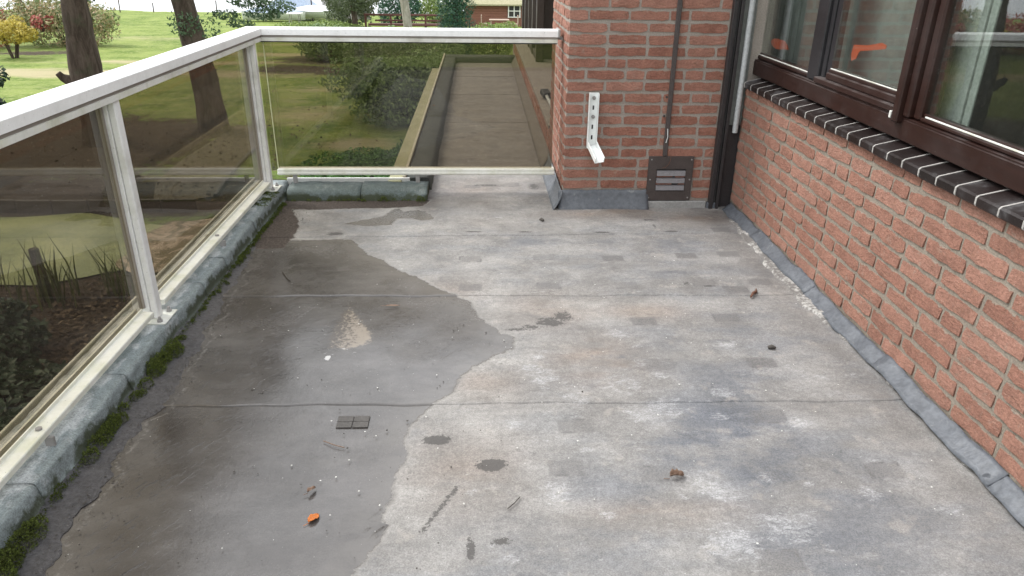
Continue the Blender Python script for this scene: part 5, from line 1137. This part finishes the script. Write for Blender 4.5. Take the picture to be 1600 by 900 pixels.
# dark red bench with rail
g = float(gz(50)); t = empty('garden_bench', (-5, 50, g), 'long dark red timber bench with rails behind the pale trunk', 'bench')
b = MB(); b.box(-7.3, -2.3, 49.95, 50.05, -2.40, -2.28, c=.01); b.obj('top_rail', M_redwood, t)
b = MB(); b.box(-7.0, -2.3, 49.7, 50.3, -2.98, -2.86, c=.01); b.obj('seat', M_redwood, t)
b = MB(); b.box(-6.6, -2.3, 49.9, 50.0, -2.72, -2.62, c=.01); b.obj('middle_rail', M_redwood, t)
for xx in (-7.2, -5.6, -3.4, -2.4): b = MB(); b.box(xx-.06, xx+.06, 49.93, 50.07, g, -2.401, c=.01); b.obj('leg', M_redwood, t)
# white boats / covers at the shore
def boat(x0, x1, y, z, h, mat, label):
    t = empty('covered_boat', ((x0+x1)/2, y, z), label, 'boat'); m = 14; vs = []
    for i in range(m):
        q = i/(m-1); w = .75*math.sin(math.pi*(.12+.8*q))**.6; x = x0+(x1-x0)*q; sh_ = .12*(2*q-1)**2
        vs += [(x, y-w, z+h*.55+sh_), (x, y-w*.6, z+.05), (x, y+w*.6, z+.05), (x, y+w, z+h*.55+sh_), ]
    b = MB(); b.add(vs, [(i*4+j, (i+1)*4+j, (i+1)*4+j+1, i*4+j+1) for i in range(m-1) for j in range(3)]+[(0, 1, 2, 3), tuple(range(4*m-1, 4*m-5, -1))], 0, True); b.obj('hull', M_hull, t)
    vs = []
    for i in range(m):
        q = i/(m-1); w = .77*math.sin(math.pi*(.12+.8*q))**.6; x = x0+(x1-x0)*q; sh_ = .12*(2*q-1)**2
        vs += [(x, y-w, z+h*.57+sh_), (x, y, z+h*.57+sh_+h*.45*math.sin(math.pi*q)), (x, y+w, z+h*.57+sh_)]
    b = MB(); b.add(vs, [(i*3+j, (i+1)*3+j, (i+1)*3+j+1, i*3+j+1) for i in range(m-1) for j in range(2)], 0, True); b.obj('cover', mat, t)
boat(-17.8, -13.2, 60, -3.55, 1.0, M_tarp, 'boat under a blue grey cover by the shore, left of the plank wall')
boat(-14.6, -10.6, 61.5, -3.5, .95, M_hull, 'white upturned boat below the grey plank wall')
t = empty('tarpaulin_tent', (-14.2, 63, -3.7), 'blue grey tarpaulin tent peak behind the boats', 'tent')
b = MB(); b.add([(-17, 62, -3.0), (-12.8, 62, -3.0), (-14.6, 63, -1.3), (-17, 65, -3.0), (-12.8, 65, -3.0)], [(0, 1, 2), (1, 4, 2), (4, 3, 2), (3, 0, 2)]); b.obj('sheet', M_tarp, t)
b = MB(); b.tube([(-13, 61.8, -3.7), (-13, 61.8, -.6)], .05, 6); b.obj('pole', M_timber_far, t)
t = empty('plank_wall', (-10.8, 64, -3.7), 'silver grey vertical plank wall by the shore', 'fence')
for k in range(14): b = MB(); b.box(-12.6+k*.27, -12.6+k*.27+.25, 64, 64.05, -3.8, -.9+.05*math.sin(k*3), c=.008); b.obj('plank', M_planks, t)
# shore fence of thin posts
for k, x in enumerate([-34.6, -31.6, -28.7, -26.0, -23.2, -20.4]):
    b = MB(); b.tube([(x, 70.5, -4.0), (x+.05, 70.5, -2.95+.15*math.sin(k*2))], .05, 6); tag(b.obj('fence_post', M_bark), ['first fence post from the left at the lake shore, left of the leaning trunk', 'second fence post at the lake shore, just right of the left leaning trunk', 'third fence post along the lake shore, nearer the left trunk than the right', 'fourth lake shore fence post, midway between the two leaning trunks', 'fifth lake shore fence post, just left of the right leaning trunk', 'last lake shore fence post, behind the green sprays'][k], 'post', 'fence posts along the lake shore')
t = empty('patio_table', (-12.2, 52, float(gz(52))), 'small white garden table with metal legs behind the railing corner', 'table')
b = MB(); b.tube([(-12.1, 52, -2.46), (-12.1, 52, -2.42)], .55, 18, smooth=False); b.obj('tabletop', M_white, t)
for (dx, dy) in ((-.35, -.3), (.35, -.3), (.35, .3), (-.35, .3)): b = MB(); b.tube([(-12.1+dx, 52+dy, -3.5), (-12.1+dx*.8, 52+dy*.8, -2.461)], .025, 6); b.obj('leg', M_steel, t)
